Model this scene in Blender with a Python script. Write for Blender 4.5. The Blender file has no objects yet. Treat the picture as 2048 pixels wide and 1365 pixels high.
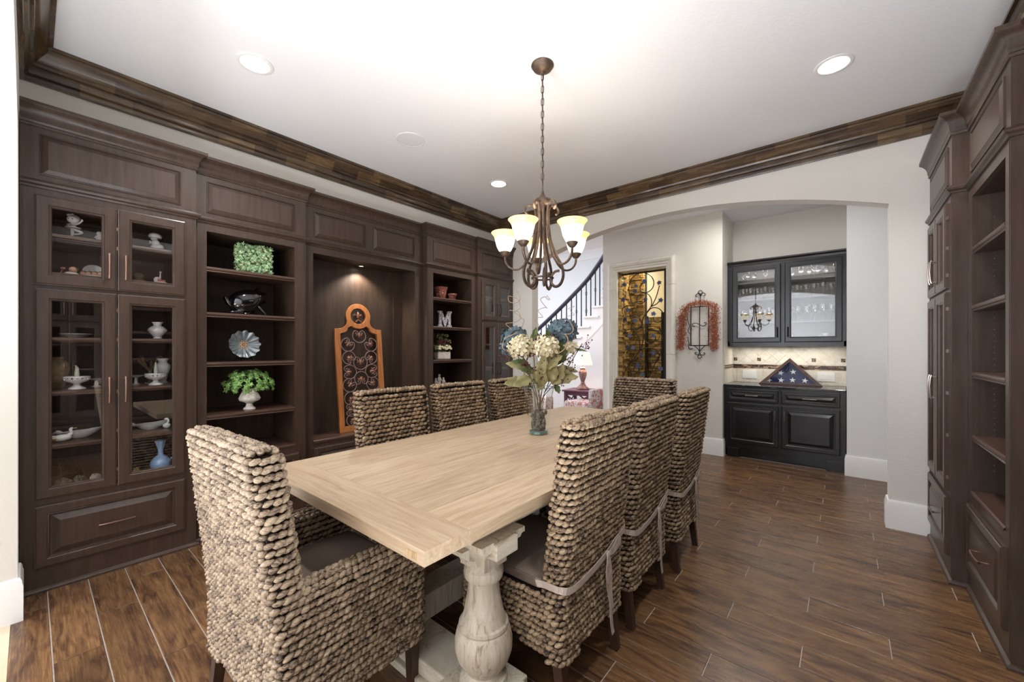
import bpy, bmesh, math, random
import numpy as np
from mathutils import Vector, Matrix, Quaternion
R = math.radians
rnd = random.Random(7)
sc = bpy.context.scene
COL = sc.collection

# ------------------------------------------------------------------ camera, world, exposure, large lights
cam_d = bpy.data.cameras.new('camera'); cam = bpy.data.objects.new('camera', cam_d); COL.objects.link(cam)
cam.location = (0, 0, 1.36); cam.rotation_euler = (R(90), 0, R(39.7))
cam_d.sensor_width = 36; cam_d.lens = 800 / 2048 * 36; cam_d.shift_y = 16.5 / 2048
cam_d.clip_start = 0.05
sc.camera = cam
vs = sc.view_settings
vs.view_transform = 'Standard'; vs.look = 'None'; vs.gamma = 1; vs.use_curve_mapping = False
vs.exposure = 1.12
w = bpy.data.worlds.new('world'); sc.world = w; w.use_nodes = True
w.node_tree.nodes['Background'].inputs[0].default_value = (0.93, 0.96, 1.0, 1)
w.node_tree.nodes['Background'].inputs[1].default_value = 1.2

def light(name, kind, loc, power, color=(1, 1, 1), rot=(0, 0, 0), size=0.1, size_y=None, spot=None, blend=0.5):
    d = bpy.data.lights.new(name, kind); d.energy = power; d.color = color
    if kind == 'AREA':
        d.size = size
        if size_y: d.shape = 'RECTANGLE'; d.size_y = size_y
    else: d.shadow_soft_size = size
    if kind == 'SPOT': d.spot_size = R(spot); d.spot_blend = blend
    o = bpy.data.objects.new(name, d); COL.objects.link(o); o.location = loc; o.rotation_euler = rot
    return o
light('foyer_fill_light', 'AREA', (-4.1, -2.3, 1.7), 70, (0.86, 0.90, 1.0), (0, R(-90), 0), 2.2, 2.4)  # added fill lamp by the foyer's left wall; there is no window here
light('ceiling_fill_light', 'AREA', (-1.2, -2.9, .9), 85, (0.86, 0.92, 1.0), (R(180), 0, 0), 1.2, 1.2)  # added fill lamp behind the camera, aimed at the foyer ceiling
light('ceiling_fill_light', 'SPOT', (-.25, .6, .35), 75, (0.86, 0.93, 1.0), (R(180), 0, 0), .3, spot=160, blend=1)  # added unseen fill lamp near the camera, brightens the dining room ceiling
light('ceiling_fill_light', 'SPOT', (-1.5, -.55, .35), 80, (0.86, 0.93, 1.0), (R(168), 0, 0), .3, spot=130, blend=1)  # added fill lamp in the near opening, lifts the ceiling evenly
light('ceiling_fill_light', 'SPOT', (.75, 4.9, .8), 7, (0.85, 0.93, 1.0), (R(180), 0, 0), .2, spot=150, blend=1)  # added fill lamp out of view in the passage, pointing up
light('hall_daylight', 'AREA', (-5.2, 5.4, 3.6), 48, (0.90, 0.93, 1.0), (0, 0, 0), 2.4, 2.2)
light('hall_side_light', 'AREA', (-7.6, 5.6, 1.8), 25, (0.92, 0.94, 1.0), (R(90), 0, R(-90)), 2.2, 2.2)  # area lamp at the left side of the hall, no window modelled
light('passage_light', 'AREA', (-0.9, 4.95, 3.04), 8, (1, 0.97, 0.93), (0, 0, 0), 0.5, 0.3)

# ------------------------------------------------------------------ helpers
def lin(h):
    h = h.lstrip('#'); o = []
    for i in (0, 2, 4):
        c = int(h[i:i + 2], 16) / 255
        o.append(c / 12.92 if c <= 0.04045 else ((c + 0.055) / 1.055) ** 2.4)
    return (*o, 1)

class MB:
    def __init__(s): s.v = []; s.f = []
    def add(s, vs, fs):
        n = len(s.v); s.v += [tuple(p) for p in vs]; s.f += [tuple(i + n for i in f) for f in fs]; return s
    def box(s, x0, x1, y0, y1, z0, z1):
        return s.add([(x0, y0, z0), (x1, y0, z0), (x1, y1, z0), (x0, y1, z0), (x0, y0, z1), (x1, y0, z1), (x1, y1, z1), (x0, y1, z1)],
                     [(0, 3, 2, 1), (4, 5, 6, 7), (0, 1, 5, 4), (1, 2, 6, 5), (2, 3, 7, 6), (3, 0, 4, 7)])
    def obox(s, c, ax, ay, az):
        c, ax, ay, az = map(Vector, (c, ax, ay, az)); P = []
        for k in (-1, 1):
            for a, b in ((-1, -1), (1, -1), (1, 1), (-1, 1)): P.append(c + a * ax + b * ay + k * az)
        return s.add(P, [(0, 3, 2, 1), (4, 5, 6, 7), (0, 1, 5, 4), (1, 2, 6, 5), (2, 3, 7, 6), (3, 0, 4, 7)])
    def rings(s, rings, cap0=False, cap1=False, closed=True):
        n = len(rings[0]); b = len(s.v)
        for r in rings: s.v += [tuple(p) for p in r]
        for i in range(len(rings) - 1):
            for j in range(n if closed else n - 1):
                k = (j + 1) % n
                s.f.append((b + i * n + j, b + i * n + k, b + (i + 1) * n + k, b + (i + 1) * n + j))
        if cap0: s.f.append(tuple(b + j for j in reversed(range(n))))
        if cap1: s.f.append(tuple(b + (len(rings) - 1) * n + j for j in range(n)))
        return s
    def lathe(s, prof, seg=20, c=(0, 0, 0), cap0=True, cap1=True, wob=None, squash=1.0):
        rs = []
        for r, z in prof:
            ring = []
            for j in range(seg):
                a = 2 * math.pi * j / seg; rr = r * (wob(a, r, z) if wob else 1)
                ring.append((c[0] + rr * math.cos(a), c[1] + rr * math.sin(a) * squash, c[2] + z))
            rs.append(ring)
        return s.rings(rs, cap0, cap1)
    def ell(s, c, r, seg=10, rg=6, rot=None):
        if not hasattr(r, '__len__'): r = (r, r, r)
        rs = []
        for i in range(rg + 1):
            t = math.pi * (0.02 + 0.96 * i / rg)
            ring = []
            for j in range(seg):
                a = 2 * math.pi * j / seg
                p = Vector((r[0] * math.sin(t) * math.cos(a), r[1] * math.sin(t) * math.sin(a), -r[2] * math.cos(t)))
                if rot: p = rot @ p
                ring.append(Vector(c) + p)
            rs.append(ring)
        return s.rings(rs, True, True)
    def tube(s, pts, r, seg=8, caps=True, flat=1.0):
        pts = [Vector(p) for p in pts]; n = len(pts)
        rad = r if hasattr(r, '__len__') else [r] * n
        T = [(pts[min(i + 1, n - 1)] - pts[max(i - 1, 0)]).normalized() for i in range(n)]
        up = Vector((0, 0, 1)) if abs(T[0].z) < 0.9 else Vector((1, 0, 0))
        N = (up - T[0] * up.dot(T[0])).normalized(); rs = []
        for i in range(n):
            N = N - T[i] * N.dot(T[i])
            N = N.normalized() if N.length > 1e-6 else T[i].orthogonal().normalized()
            B = T[i].cross(N)
            rs.append([pts[i] + (N * math.cos(2 * math.pi * j / seg) * flat + B * math.sin(2 * math.pi * j / seg)) * rad[i] for j in range(seg)])
        return s.rings(rs, caps, caps)
    def ribbon(s, pts, nrm, wd, th=0.003):
        pts = [Vector(p) for p in pts]; n = len(pts); rs = []
        for i in range(n):
            T = (pts[min(i + 1, n - 1)] - pts[max(i - 1, 0)]).normalized()
            N = Vector(nrm[i] if isinstance(nrm[0], (tuple, list, Vector)) else nrm).normalized(); B = T.cross(N).normalized()
            rs.append([pts[i] + B * wd / 2 + N * th, pts[i] - B * wd / 2 + N * th, pts[i] - B * wd / 2, pts[i] + B * wd / 2])
        return s.rings(rs, True, True)
    def rect_rings(s, x0, x1, z0, z1, prof, cap=True, back=True):
        rs = [[(x0 + t, y, z0 + t), (x1 - t, y, z0 + t), (x1 - t, y, z1 - t), (x0 + t, y, z1 - t)] for t, y in prof]
        return s.rings(rs, back, cap)
    def sweep(s, path, prof, closed=False, caps=True):
        """path: xy points, profile (out, z); out is to the right of travel"""
        n = len(path); P = [Vector(p) for p in path]; dirs = []
        for i in range(n if closed else n - 1): dirs.append((P[(i + 1) % n] - P[i]).normalized())
        rs = []
        for i in range(n):
            if closed: d0, d1 = dirs[i - 1], dirs[i]
            else: d0 = dirs[max(i - 1, 0)]; d1 = dirs[min(i, n - 2)]
            n0 = Vector((d0.y, -d0.x)); n1 = Vector((d1.y, -d1.x))
            m = (n0 + n1) / (1 + n0.dot(n1))
            rs.append([(P[i].x + m.x * o, P[i].y + m.y * o, z) for o, z in prof])
        if closed: rs.append(rs[0])
        return s.rings(rs, caps and not closed, caps and not closed)

def mk(name, mb, m, parent=None, loc=(0, 0, 0), rotz=0, smooth=False, bevel=0, rot=None, kind=None):
    me = bpy.data.meshes.new(name)
    me.from_pydata([tuple(p) for p in mb.v], [], mb.f); me.validate()
    bm = bmesh.new(); bm.from_mesh(me); bmesh.ops.recalc_face_normals(bm, faces=bm.faces); bm.to_mesh(me); bm.free()
    me.materials.append(m)
    if smooth:
        me.polygons.foreach_set('use_smooth', [True] * len(me.polygons)); me.set_sharp_from_angle(angle=R(smooth if smooth > 1 else 40))
    o = bpy.data.objects.new(name, me); COL.objects.link(o)
    o.location = loc; o.rotation_euler = rot if rot else (0, 0, rotz)
    if parent: o.parent = parent
    if bevel:
        b = o.modifiers.new('bevel', 'BEVEL'); b.width = bevel; b.segments = 2; b.limit_method = 'ANGLE'; b.harden_normals = False
    if kind: o['kind'] = kind
    return o
def tag(o, label=None, cat=None, group=None, kind=None):
    if label: o['label'] = label
    if cat: o['category'] = cat
    if group: o['group'] = group
    if kind: o['kind'] = kind
    return o
def thing(name, label, cat, loc=(0, 0, 0), rotz=0, group=None, rot=None):
    o = bpy.data.objects.new(name, None); COL.objects.link(o); o.location = loc; o.rotation_euler = rot if rot else (0, 0, rotz)
    o.empty_display_size = 0.05
    return tag(o, label, cat, group)
def solo(name, mb, m, label, cat, loc=(0, 0, 0), rotz=0, group=None, **k):
    return tag(mk(name, mb, m, None, loc, rotz, **k), label, cat, group)
def st(name, mb, m, loc=(0, 0, 0), rotz=0, **k):
    return tag(mk(name, mb, m, None, loc, rotz, **k), kind='structure')
def like(src, parent, loc, rotz=0, rot=None, scale=None):
    o = src.copy(); COL.objects.link(o); o.parent = parent; o.location = loc; o.rotation_euler = rot if rot else (0, 0, rotz)
    if scale: o.scale = scale
    return o
def copy_tree(o, parent=None):
    c = o.copy(); COL.objects.link(c); c.parent = parent
    for ch in list(o.children): copy_tree(ch, c)
    return c
def shape2d(name, splines, depth, m, parent=None, loc=(0, 0, 0), rot=(0, 0, 0), bev=0.0):
    """closed 2D outlines (holes allowed) extruded; result is a real mesh"""
    cu = bpy.data.curves.new(name, 'CURVE'); cu.dimensions = '2D'; cu.fill_mode = 'BOTH'; cu.extrude = depth / 2; cu.bevel_depth = bev
    for pts in splines:
        sp = cu.splines.new('POLY'); sp.points.add(len(pts) - 1); sp.use_cyclic_u = True
        for i, p in enumerate(pts): sp.points[i].co = (p[0], p[1], 0, 1)
    tmp = bpy.data.objects.new('tmp', cu); COL.objects.link(tmp)
    dg = bpy.context.evaluated_depsgraph_get()
    me = bpy.data.meshes.new_from_object(tmp.evaluated_get(dg)); me.name = name
    bpy.data.objects.remove(tmp); bpy.data.curves.remove(cu)
    me.materials.clear(); me.materials.append(m)
    o = bpy.data.objects.new(name, me); COL.objects.link(o); o.parent = parent; o.location = loc; o.rotation_euler = rot
    return o
def arc(cx, cy, r, a0, a1, n):
    return [(cx + r * math.cos(R(a0 + (a1 - a0) * i / n)), cy + r * math.sin(R(a0 + (a1 - a0) * i / n))) for i in range(n + 1)]
def smooth_pts(pts, k=4):
    P = [Vector(p) for p in pts]; out = []
    for i in range(len(P) - 1):
        p0 = P[max(i - 1, 0)]; p1 = P[i]; p2 = P[i + 1]; p3 = P[min(i + 2, len(P) - 1)]
        for j in range(k):
            t = j / k
            out.append(0.5 * ((2 * p1) + (p2 - p0) * t + (2 * p0 - 5 * p1 + 4 * p2 - p3) * t * t + (3 * p1 - p0 - 3 * p2 + p3) * t ** 3))
    out.append(P[-1]); return out

# ------------------------------------------------------------------ materials
def base_mat(name):
    m = bpy.data.materials.new(name); m.use_nodes = True
    nt = m.node_tree; return m, nt, nt.nodes['Principled BSDF']
def N(nt, t, **k):
    n = nt.nodes.new(t)
    for a, b in k.items(): setattr(n, a, b)
    return n
def setin(n, **k):
    for a, b in k.items(): n.inputs[a.replace('_', ' ')].default_value = b
def coords(nt, space, scale=(1, 1, 1), rot=(0, 0, 0), jitter=False):
    if space == 'World': src = N(nt, 'ShaderNodeNewGeometry').outputs['Position']
    else: src = N(nt, 'ShaderNodeTexCoord').outputs['Object']
    if jitter:
        oi = N(nt, 'ShaderNodeObjectInfo'); mu = N(nt, 'ShaderNodeMath', operation='MULTIPLY'); mu.inputs[1].default_value = 37.0
        nt.links.new(oi.outputs['Random'], mu.inputs[0])
        va = N(nt, 'ShaderNodeVectorMath', operation='ADD'); nt.links.new(src, va.inputs[0]); nt.links.new(mu.outputs[0], va.inputs[1]); src = va.outputs[0]
    mp = N(nt, 'ShaderNodeMapping'); mp.inputs['Scale'].default_value = scale; mp.inputs['Rotation'].default_value = rot
    nt.links.new(src, mp.inputs['Vector']); return mp.outputs[0]
def ramp(nt, fac, stops):
    r = N(nt, 'ShaderNodeValToRGB'); e = r.color_ramp.elements
    while len(e) < len(stops): e.new(0.5)
    for i, (p, c) in enumerate(stops): e[i].position = p; e[i].color = lin(c) if isinstance(c, str) else c
    nt.links.new(fac, r.inputs[0]); return r.outputs[0]
def noise(nt, vec, scale, detail=4, rough=0.6, dist=0.0):
    n = N(nt, 'ShaderNodeTexNoise'); setin(n, Scale=scale, Detail=detail, Roughness=rough, Distortion=dist)
    nt.links.new(vec, n.inputs['Vector']); return n.outputs[0]
def bump(nt, bs, h, strength, dist=0.01):
    b = N(nt, 'ShaderNodeBump'); setin(b, Strength=strength, Distance=dist)
    nt.links.new(h, b.inputs['Height']); nt.links.new(b.outputs[0], bs.inputs['Normal'])
def plain(name, c, rough=0.5, metal=0.0, emis=None, es=0, coat=0, trans=0, ior=1.45, spec=None, sss=0):
    m, nt, b = base_mat(name)
    setin(b, Base_Color=lin(c), Roughness=rough, Metallic=metal, IOR=ior)
    if emis: b.inputs['Emission Color'].default_value = lin(emis); b.inputs['Emission Strength'].default_value = es
    if coat: b.inputs['Coat Weight'].default_value = coat; b.inputs['Coat Roughness'].default_value = 0.1
    if trans: b.inputs['Transmission Weight'].default_value = trans
    return m
def grain(name, stops, scale=(1, 1, 1), ns=6, detail=5, dist=0.0, rough=0.5, bs=0.1, bd=0.003, space='Object', jitter=False, nrough=0.6, coat=0, metal=0, var=None, rot=(0, 0, 0)):
    m, nt, b = base_mat(name); v = coords(nt, space, scale, rot, jitter); f = noise(nt, v, ns, detail, nrough, dist)
    c = ramp(nt, f, stops)
    if var:
        oi = N(nt, 'ShaderNodeObjectInfo'); mr = N(nt, 'ShaderNodeMapRange'); mr.inputs[3].default_value = var[0]; mr.inputs[4].default_value = var[1]
        nt.links.new(oi.outputs['Random'], mr.inputs[0]); hs = N(nt, 'ShaderNodeHueSaturation'); nt.links.new(mr.outputs[0], hs.inputs['Value']); nt.links.new(c, hs.inputs['Color']); c = hs.outputs[0]
    nt.links.new(c, b.inputs['Base Color']); setin(b, Roughness=rough, Metallic=metal)
    if coat: b.inputs['Coat Weight'].default_value = coat; b.inputs['Coat Roughness'].default_value = 0.15
    if bs: bump(nt, b, f, bs, bd)
    return m
M = {}
M['cab'] = grain('espresso_wood', [(0.25, '#37291f'), (0.75, '#4e3c32')], (14, 14, 1.2), 3, 5, 0.3, 0.36, 0.05, 0.001, coat=0.15)
M['cabx'] = grain('espresso_wood_shelf', [(0.25, '#3e2c22'), (0.75, '#5e4438')], (1.2, 14, 14), 3, 5, 0.3, 0.34, 0.05, 0.001, coat=0.2)
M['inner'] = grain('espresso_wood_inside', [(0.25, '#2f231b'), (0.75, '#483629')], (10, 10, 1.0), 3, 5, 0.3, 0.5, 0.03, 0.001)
M['ebony'] = grain('black_painted_wood', [(0.2, '#0d0d11'), (0.8, '#15151a')], (4, 4, 4), 8, 3, 0, 0.32, 0.02, 0.001, coat=0.3)
M['rubbed'] = plain('rubbed_edge_paint', '#6a625c', 0.4)
M['bronze'] = plain('brushed_bronze', '#8a6e60', 0.32, 0.9)
M['hinge'] = plain('hinge_metal', '#b89a78', 0.3, 0.9)
M['nickel'] = plain('satin_nickel', '#9c8f86', 0.28, 0.95)
M['iron'] = grain('rubbed_iron', [(0.3, '#4a3b32'), (0.7, '#7a6759')], (1, 1, 1), 30, 4, 0, 0.45, 0.1, 0.001, metal=0.6)
M['blackiron'] = plain('black_iron', '#1c1c1e', 0.45, 0.6)
M['darkiron'] = plain('dark_bronze_iron', '#3a322b', 0.45, 0.6)
M['wall'] = grain('cream_textured_paint', [(0, '#ddd8d0'), (1, '#e3dfd7')], (1, 1, 1), 90, 3, 0, 0.85, 0.35, 0.004, space='World')
M['wallw'] = grain('white_textured_paint', [(0, '#e6e6e6'), (1, '#ebebeb')], (1, 1, 1), 90, 3, 0, 0.85, 0.3, 0.003, space='World')
M['ceil'] = grain('ceiling_paint', [(0, '#ececee'), (1, '#f1f1f3')], (1, 1, 1), 70, 4, 0, 0.9, 0.3, 0.004, space='World')
M['white'] = plain('white_trim_paint', '#efedea', 0.35)
M['stone'] = grain('cast_stone', [(0.3, '#e3ddd2'), (0.7, '#eee9df')], (1, 1, 1), 8, 4, 0, 0.6, 0.05, 0.002, space='World')
M['grout'] = grain('grout', [(0.3, '#a3978b'), (0.7, '#b5a99c')], (1, 1, 1), 60, 3, 0, 0.9, 0.1, 0.001, space='World')
M['traver'] = grain('travertine', [(0.3, '#c6ad8b'), (0.7, '#dac8ac')], (1, 1, 1), 3, 5, 0.5, 0.4, 0.03, 0.001, space='World')

def floor_mat():
    m, nt, b = base_mat('wood_look_tile')
    v = coords(nt, 'World', (2.2, 11, 11), jitter=True)
    f = noise(nt, v, 1.7, 9, 0.62, 1.1)
    c = ramp(nt, f, [(0.25, '#35241a'), (0.38, '#573d2b'), (0.50, '#745438'), (0.64, '#886542'), (0.85, '#674b37')])
    v2 = coords(nt, 'World', (3, 60, 60), jitter=True); f2 = noise(nt, v2, 2.5, 4, 0.7, 0.3)
    mx = N(nt, 'ShaderNodeMix', data_type='RGBA', blend_type='MULTIPLY'); mx.inputs[0].default_value = 0.65
    c2 = ramp(nt, f2, [(0.35, '#8d7a6c'), (0.6, '#ffffff')]); nt.links.new(c, mx.inputs[6]); nt.links.new(c2, mx.inputs[7])
    oi = N(nt, 'ShaderNodeObjectInfo'); mr = N(nt, 'ShaderNodeMapRange'); mr.inputs[3].default_value = 0.8; mr.inputs[4].default_value = 1.15
    nt.links.new(oi.outputs['Random'], mr.inputs[0]); hs = N(nt, 'ShaderNodeHueSaturation'); nt.links.new(mr.outputs[0], hs.inputs['Value']); nt.links.new(mx.outputs[2], hs.inputs['Color'])
    nt.links.new(hs.outputs[0], b.inputs['Base Color'])
    rr = ramp(nt, f2, [(0.3, (0.36, 0.36, 0.36, 1)), (0.7, (0.2, 0.2, 0.2, 1))]); nt.links.new(rr, b.inputs['Roughness'])
    bump(nt, b, f2, 0.25, 0.002); return m
M['tile'] = floor_mat()

def crown_mat(name, axis):
    m, nt, b = base_mat(name)
    geo = N(nt, 'ShaderNodeNewGeometry'); sep = N(nt, 'ShaderNodeSeparateXYZ'); nt.links.new(geo.outputs['Position'], sep.inputs[0])
    def mth(op, a, bb):
        n = N(nt, 'ShaderNodeMath', operation=op)
        for i, q in enumerate((a, bb)):
            if q is None: continue
            if isinstance(q, (int, float)): n.inputs[i].default_value = q
            else: nt.links.new(q, n.inputs[i])
        return n.outputs[0]
    band = mth('FLOOR', mth('MULTIPLY', sep.outputs[2], 14), None)
    along = mth('FLOOR', mth('ADD', mth('MULTIPLY', sep.outputs[axis], 4.2), mth('MULTIPLY', band, 0.37)), None)
    cb = N(nt, 'ShaderNodeCombineXYZ'); nt.links.new(along, cb.inputs[0]); nt.links.new(band, cb.inputs[1])
    wn = N(nt, 'ShaderNodeTexWhiteNoise', noise_dimensions='2D'); nt.links.new(cb.outputs[0], wn.inputs[0])
    sc_ = [2.0, 2.0, 22.0]; sc_[1 - axis] = 22.0
    f = noise(nt, coords(nt, 'World', tuple(sc_)), 2.5, 6, 0.65, 0.6)
    mixf = mth('ADD', mth('MULTIPLY', wn.outputs[0], 0.28), mth('MULTIPLY', f, 0.75))
    c = ramp(nt, mixf, [(0.28, '#2a2018'), (0.45, '#453425'), (0.60, '#5a4631'), (0.75, '#776040'), (0.9, '#6d5f50')])
    nt.links.new(c, b.inputs['Base Color']); setin(b, Roughness=0.24); b.inputs['Coat Weight'].default_value = .5; b.inputs['Coat Roughness'].default_value = .12; bump(nt, b, f, 0.15, 0.002); return m
M['crown_y'] = crown_mat('distressed_crown_wood_y', 1); M['crown_x'] = crown_mat('distressed_crown_wood_x', 0)

def weave_mat(name, lo, mid, hi):
    m, nt, b = base_mat(name)
    a = N(nt, 'ShaderNodeAttribute', attribute_name='fib'); sep = N(nt, 'ShaderNodeSeparateColor'); nt.links.new(a.outputs['Color'], sep.inputs[0])
    cb = N(nt, 'ShaderNodeCombineXYZ')
    for i in range(3): nt.links.new(sep.outputs[i], cb.inputs[i])
    mp = N(nt, 'ShaderNodeMapping'); mp.inputs['Scale'].default_value = (40, 5, 0.9); nt.links.new(cb.outputs[0], mp.inputs[0])
    f = noise(nt, mp.outputs[0], 2.0, 3, 0.6, 0.4)
    ad = N(nt, 'ShaderNodeMath', operation='MULTIPLY_ADD'); nt.links.new(sep.outputs[0], ad.inputs[0]); ad.inputs[1].default_value = 0.24; nt.links.new(f, ad.inputs[2])
    c = ramp(nt, ad.outputs[0], [(0.42, lo), (0.55, mid), (0.82, hi)])
    nt.links.new(c, b.inputs['Base Color']); setin(b, Roughness=0.62); bump(nt, b, f, 0.5, 0.002); return m
M['weave'] = weave_mat('seagrass_weave', '#31221a', '#7b644c', '#ae9676')
M['weave_pale'] = weave_mat('pale_seagrass_weave', '#37291f', '#826d57', '#b39e83')
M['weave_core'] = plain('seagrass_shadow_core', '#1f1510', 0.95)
M['chairleg'] = grain('dark_leg_wood', [(0.3, '#2b1a12'), (0.7, '#4a3022')], (12, 12, 1.5), 3, 4, 0.2, 0.4, 0.03, 0.001)
def fabric(name, c1, c2, s=450):
    m, nt, b = base_mat(name); v = coords(nt, 'Object', (1, 1, 1)); wv = N(nt, 'ShaderNodeTexWave', bands_direction='X'); setin(wv, Scale=s / 6, Distortion=1.0)
    w2 = N(nt, 'ShaderNodeTexWave', bands_direction='Y'); setin(w2, Scale=s / 6, Distortion=1.0); nt.links.new(v, wv.inputs[0]); nt.links.new(v, w2.inputs[0])
    mu = N(nt, 'ShaderNodeMath', operation='MULTIPLY'); nt.links.new(wv.outputs['Fac'], mu.inputs[0]); nt.links.new(w2.outputs['Fac'], mu.inputs[1])
    nt.links.new(ramp(nt, mu.outputs[0], [(0, c1), (1, c2)]), b.inputs['Base Color']); setin(b, Roughness=0.9); bump(nt, b, mu.outputs[0], 0.2, 0.001); return m
M['linen'] = fabric('taupe_linen', '#6a5b4e', '#86766a'); M['linen_pale'] = fabric('pale_linen_ribbon', '#a8978a', '#c4b5a8')
M['oak_y'] = grain('bleached_oak', [(0.22, '#85694b'), (0.38, '#a48a6d'), (0.6, '#b7a084'), (0.85, '#c5b196')], (20, 1.3, 20), 2.4, 9, 0.9, 0.5, 0.16, 0.002, jitter=True, nrough=0.66, var=(0.94, 1.05))
M['oak_x'] = grain('bleached_oak_cross', [(0.22, '#85694b'), (0.38, '#a48a6d'), (0.6, '#b49d81'), (0.85, '#c2ae93')], (1.3, 20, 20), 2.4, 9, 0.9, 0.5, 0.16, 0.002, jitter=True, nrough=0.66)
M['tenon'] = grain('oak_end_grain', [(0.3, '#8a6c48'), (0.7, '#bda07a')], (40, 10, 6), 3, 4, 0, 0.6, 0.1, 0.001)
M['whitewash'] = grain('whitewashed_oak', [(0.32, '#8f7f6a'), (0.45, '#bdb09b'), (0.7, '#d0c7b6')], (16, 16, 1.6), 3, 7, 0.8, 0.6, 0.25, 0.002, nrough=0.7)
M['whitewash_x'] = grain('whitewashed_oak_beam', [(0.32, '#8f7f6a'), (0.45, '#bdb09b'), (0.7, '#d0c7b6')], (2, 2, 14), 3, 7, 0.8, 0.6, 0.2, 0.002, nrough=0.7)
M['can_lens'] = plain('lamp_lens', '#ffffff', 0.4, emis='#fff6ea', es=9)
M['bulb'] = plain('lit_bulb', '#ffffff', 0.4, emis='#fff3e0', es=2.5)
M['bulb_glass'] = plain('frosted_glass_lit', '#fff8ea', 0.4, emis='#fff3dc', es=1.5)
M['rim_glass'] = plain('amber_glass_lit', '#f0cf8c', 0.35, emis='#f6cf80', es=0.62)
M['shade_cloth'] = plain('lampshade_cloth_lit', '#f4ddd0', 0.8, emis='#ffe0cc', es=0.4)
M['porc'] = plain('white_porcelain', '#eceae6', 0.18, coat=0.6)
M['bisque'] = plain('white_bisque', '#efe6de', 0.6)
M['candle'] = plain('pale_green_wax', '#dfe5cf', 0.5)
M['blueglass'] = plain('pale_blue_glass', '#9fbfe6', 0.12, coat=0.8)
M['ivy'] = grain('ivy_leaf_green', [(0.3, '#3f6b2a'), (0.5, '#6f9a4a'), (0.75, '#a9c37e')], (1, 1, 1), 60, 2, 0, 0.5, 0, space='World')
M['ivy_pale'] = grain('variegated_ivy_leaf', [(0.3, '#4f7a4c'), (0.5, '#86a878'), (0.72, '#c6cf9c')], (1, 1, 1), 50, 2, 0, 0.55, 0, space='World')
M['blackglaze'] = plain('black_glaze', '#08080a', 0.05, coat=1.0)
M['urn'] = grain('crackled_white_urn', [(0.3, '#b7ac9e'), (0.6, '#e2dcd2')], (1, 1, 1), 60, 4, 0, 0.6, 0.2, 0.002)
M['orangewood'] = grain('honey_oak', [(0.25, '#8a4f28'), (0.75, '#b5753f')], (12, 1.3, 12), 4, 5, 0.3, 0.4, 0.04, 0.001)
M['copper'] = plain('aged_copper', '#9a6e5a', 0.35, 0.7)
M['pinkiron'] = plain('dusty_pink_iron', '#9c8078', 0.45, 0.5)
M['terra'] = grain('mottled_red_pottery', [(0.35, '#6b2e20'), (0.55, '#8a4a38'), (0.65, '#b9a797')], (1, 1, 1), 55, 3, 0, 0.4, 0.1, 0.001)
M['lettering'] = grain('mottled_pale_letter', [(0.4, '#6d5660'), (0.52, '#b9b4b8'), (0.7, '#e0ddd9')], (1, 1, 1), 60, 3, 0, 0.6, 0, 0.001)
M['tanpot'] = grain('tan_crackle_pot', [(0.3, '#7c6748'), (0.7, '#a8906c')], (1, 1, 1), 40, 3, 0, 0.5, 0.2, 0.002)
M['rock'] = grain('grey_slate_rock', [(0.3, '#5a5348'), (0.7, '#98907f')], (1, 1, 1), 25, 5, 0, 0.8, 0.5, 0.004)
M['rockw'] = grain('pale_rock', [(0.3, '#b8aa9b'), (0.7, '#ddd2c6')], (1, 1, 1), 25, 5, 0, 0.8, 0.5, 0.004)
M['pebble'] = grain('dark_pebble', [(0.3, '#3c3a34'), (0.7, '#6c6658')], (1, 1, 1), 20, 4, 0, 0.4, 0.1, 0.002, jitter=True, var=(0.6, 1.3))
M['skin'] = plain('painted_bisque', '#d9ab8b', 0.55); M['pinkpaint'] = plain('pink_paint', '#d88f80', 0.55)
M['brownpaint'] = plain('brown_paint', '#7c5a40', 0.6); M['yellow'] = plain('ochre_stone', '#b99a52', 0.6)
M['granite'] = grain('dark_granite', [(0.35, '#15161a'), (0.55, '#2d2f36'), (0.75, '#6a6d74')], (1, 1, 1), 160, 3, 0, 0.06, 0, space='World')
M['tilew'] = grain('tumbled_ivory_tile', [(0.3, '#d8cfbd'), (0.7, '#ebe5d8')], (1, 1, 1), 20, 4, 0, 0.5, 0.1, 0.002, space='World', var=(0.94, 1.04))
M['tileg'] = grain('ivory_grout', [(0, '#cfc6b4'), (1, '#d9d0bf')], (1, 1, 1), 20, 2, 0, 0.9, 0, space='World')
M['mosaicd'] = plain('dark_mosaic', '#33241c', 0.15); M['mosaicl'] = plain('tan_mosaic', '#a08c74', 0.2); M['mosaicm'] = plain('brown_mosaic', '#6a4a36', 0.2)
M['flagblue'] = fabric('navy_cloth', '#1a2450', '#27336a'); M['star'] = plain('white_embroidery', '#eeeeee', 0.8)
M['walnut'] = grain('dark_walnut', [(0.3, '#3a1c12'), (0.7, '#5d3222')], (3, 3, 3), 6, 4, 0, 0.35, 0.02, 0.001)
M['red'] = grain('red_berry', [(0.35, '#5e2414'), (0.5, '#9c4526'), (0.65, '#c98558')], (1, 1, 1), 90, 2, 0, 0.6, 0, space='World')
M['sage'] = grain('dried_sage_leaf', [(0.3, '#6f6a40'), (0.55, '#938a5c'), (0.8, '#b3a87e')], (1, 1, 1), 14, 4, 0.5, 0.7, 0.15, 0.002, jitter=True)
M['olive'] = grain('olive_leaf', [(0.3, '#3c4a22'), (0.7, '#64703a')], (1, 1, 1), 18, 4, 0.5, 0.6, 0.1, 0.002, jitter=True)
M['cream_petal'] = grain('cream_petal', [(0.3, '#c8b98c'), (0.7, '#ece2c2')], (1, 1, 1), 16, 3, 0, 0.7, 0, jitter=True)
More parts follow.
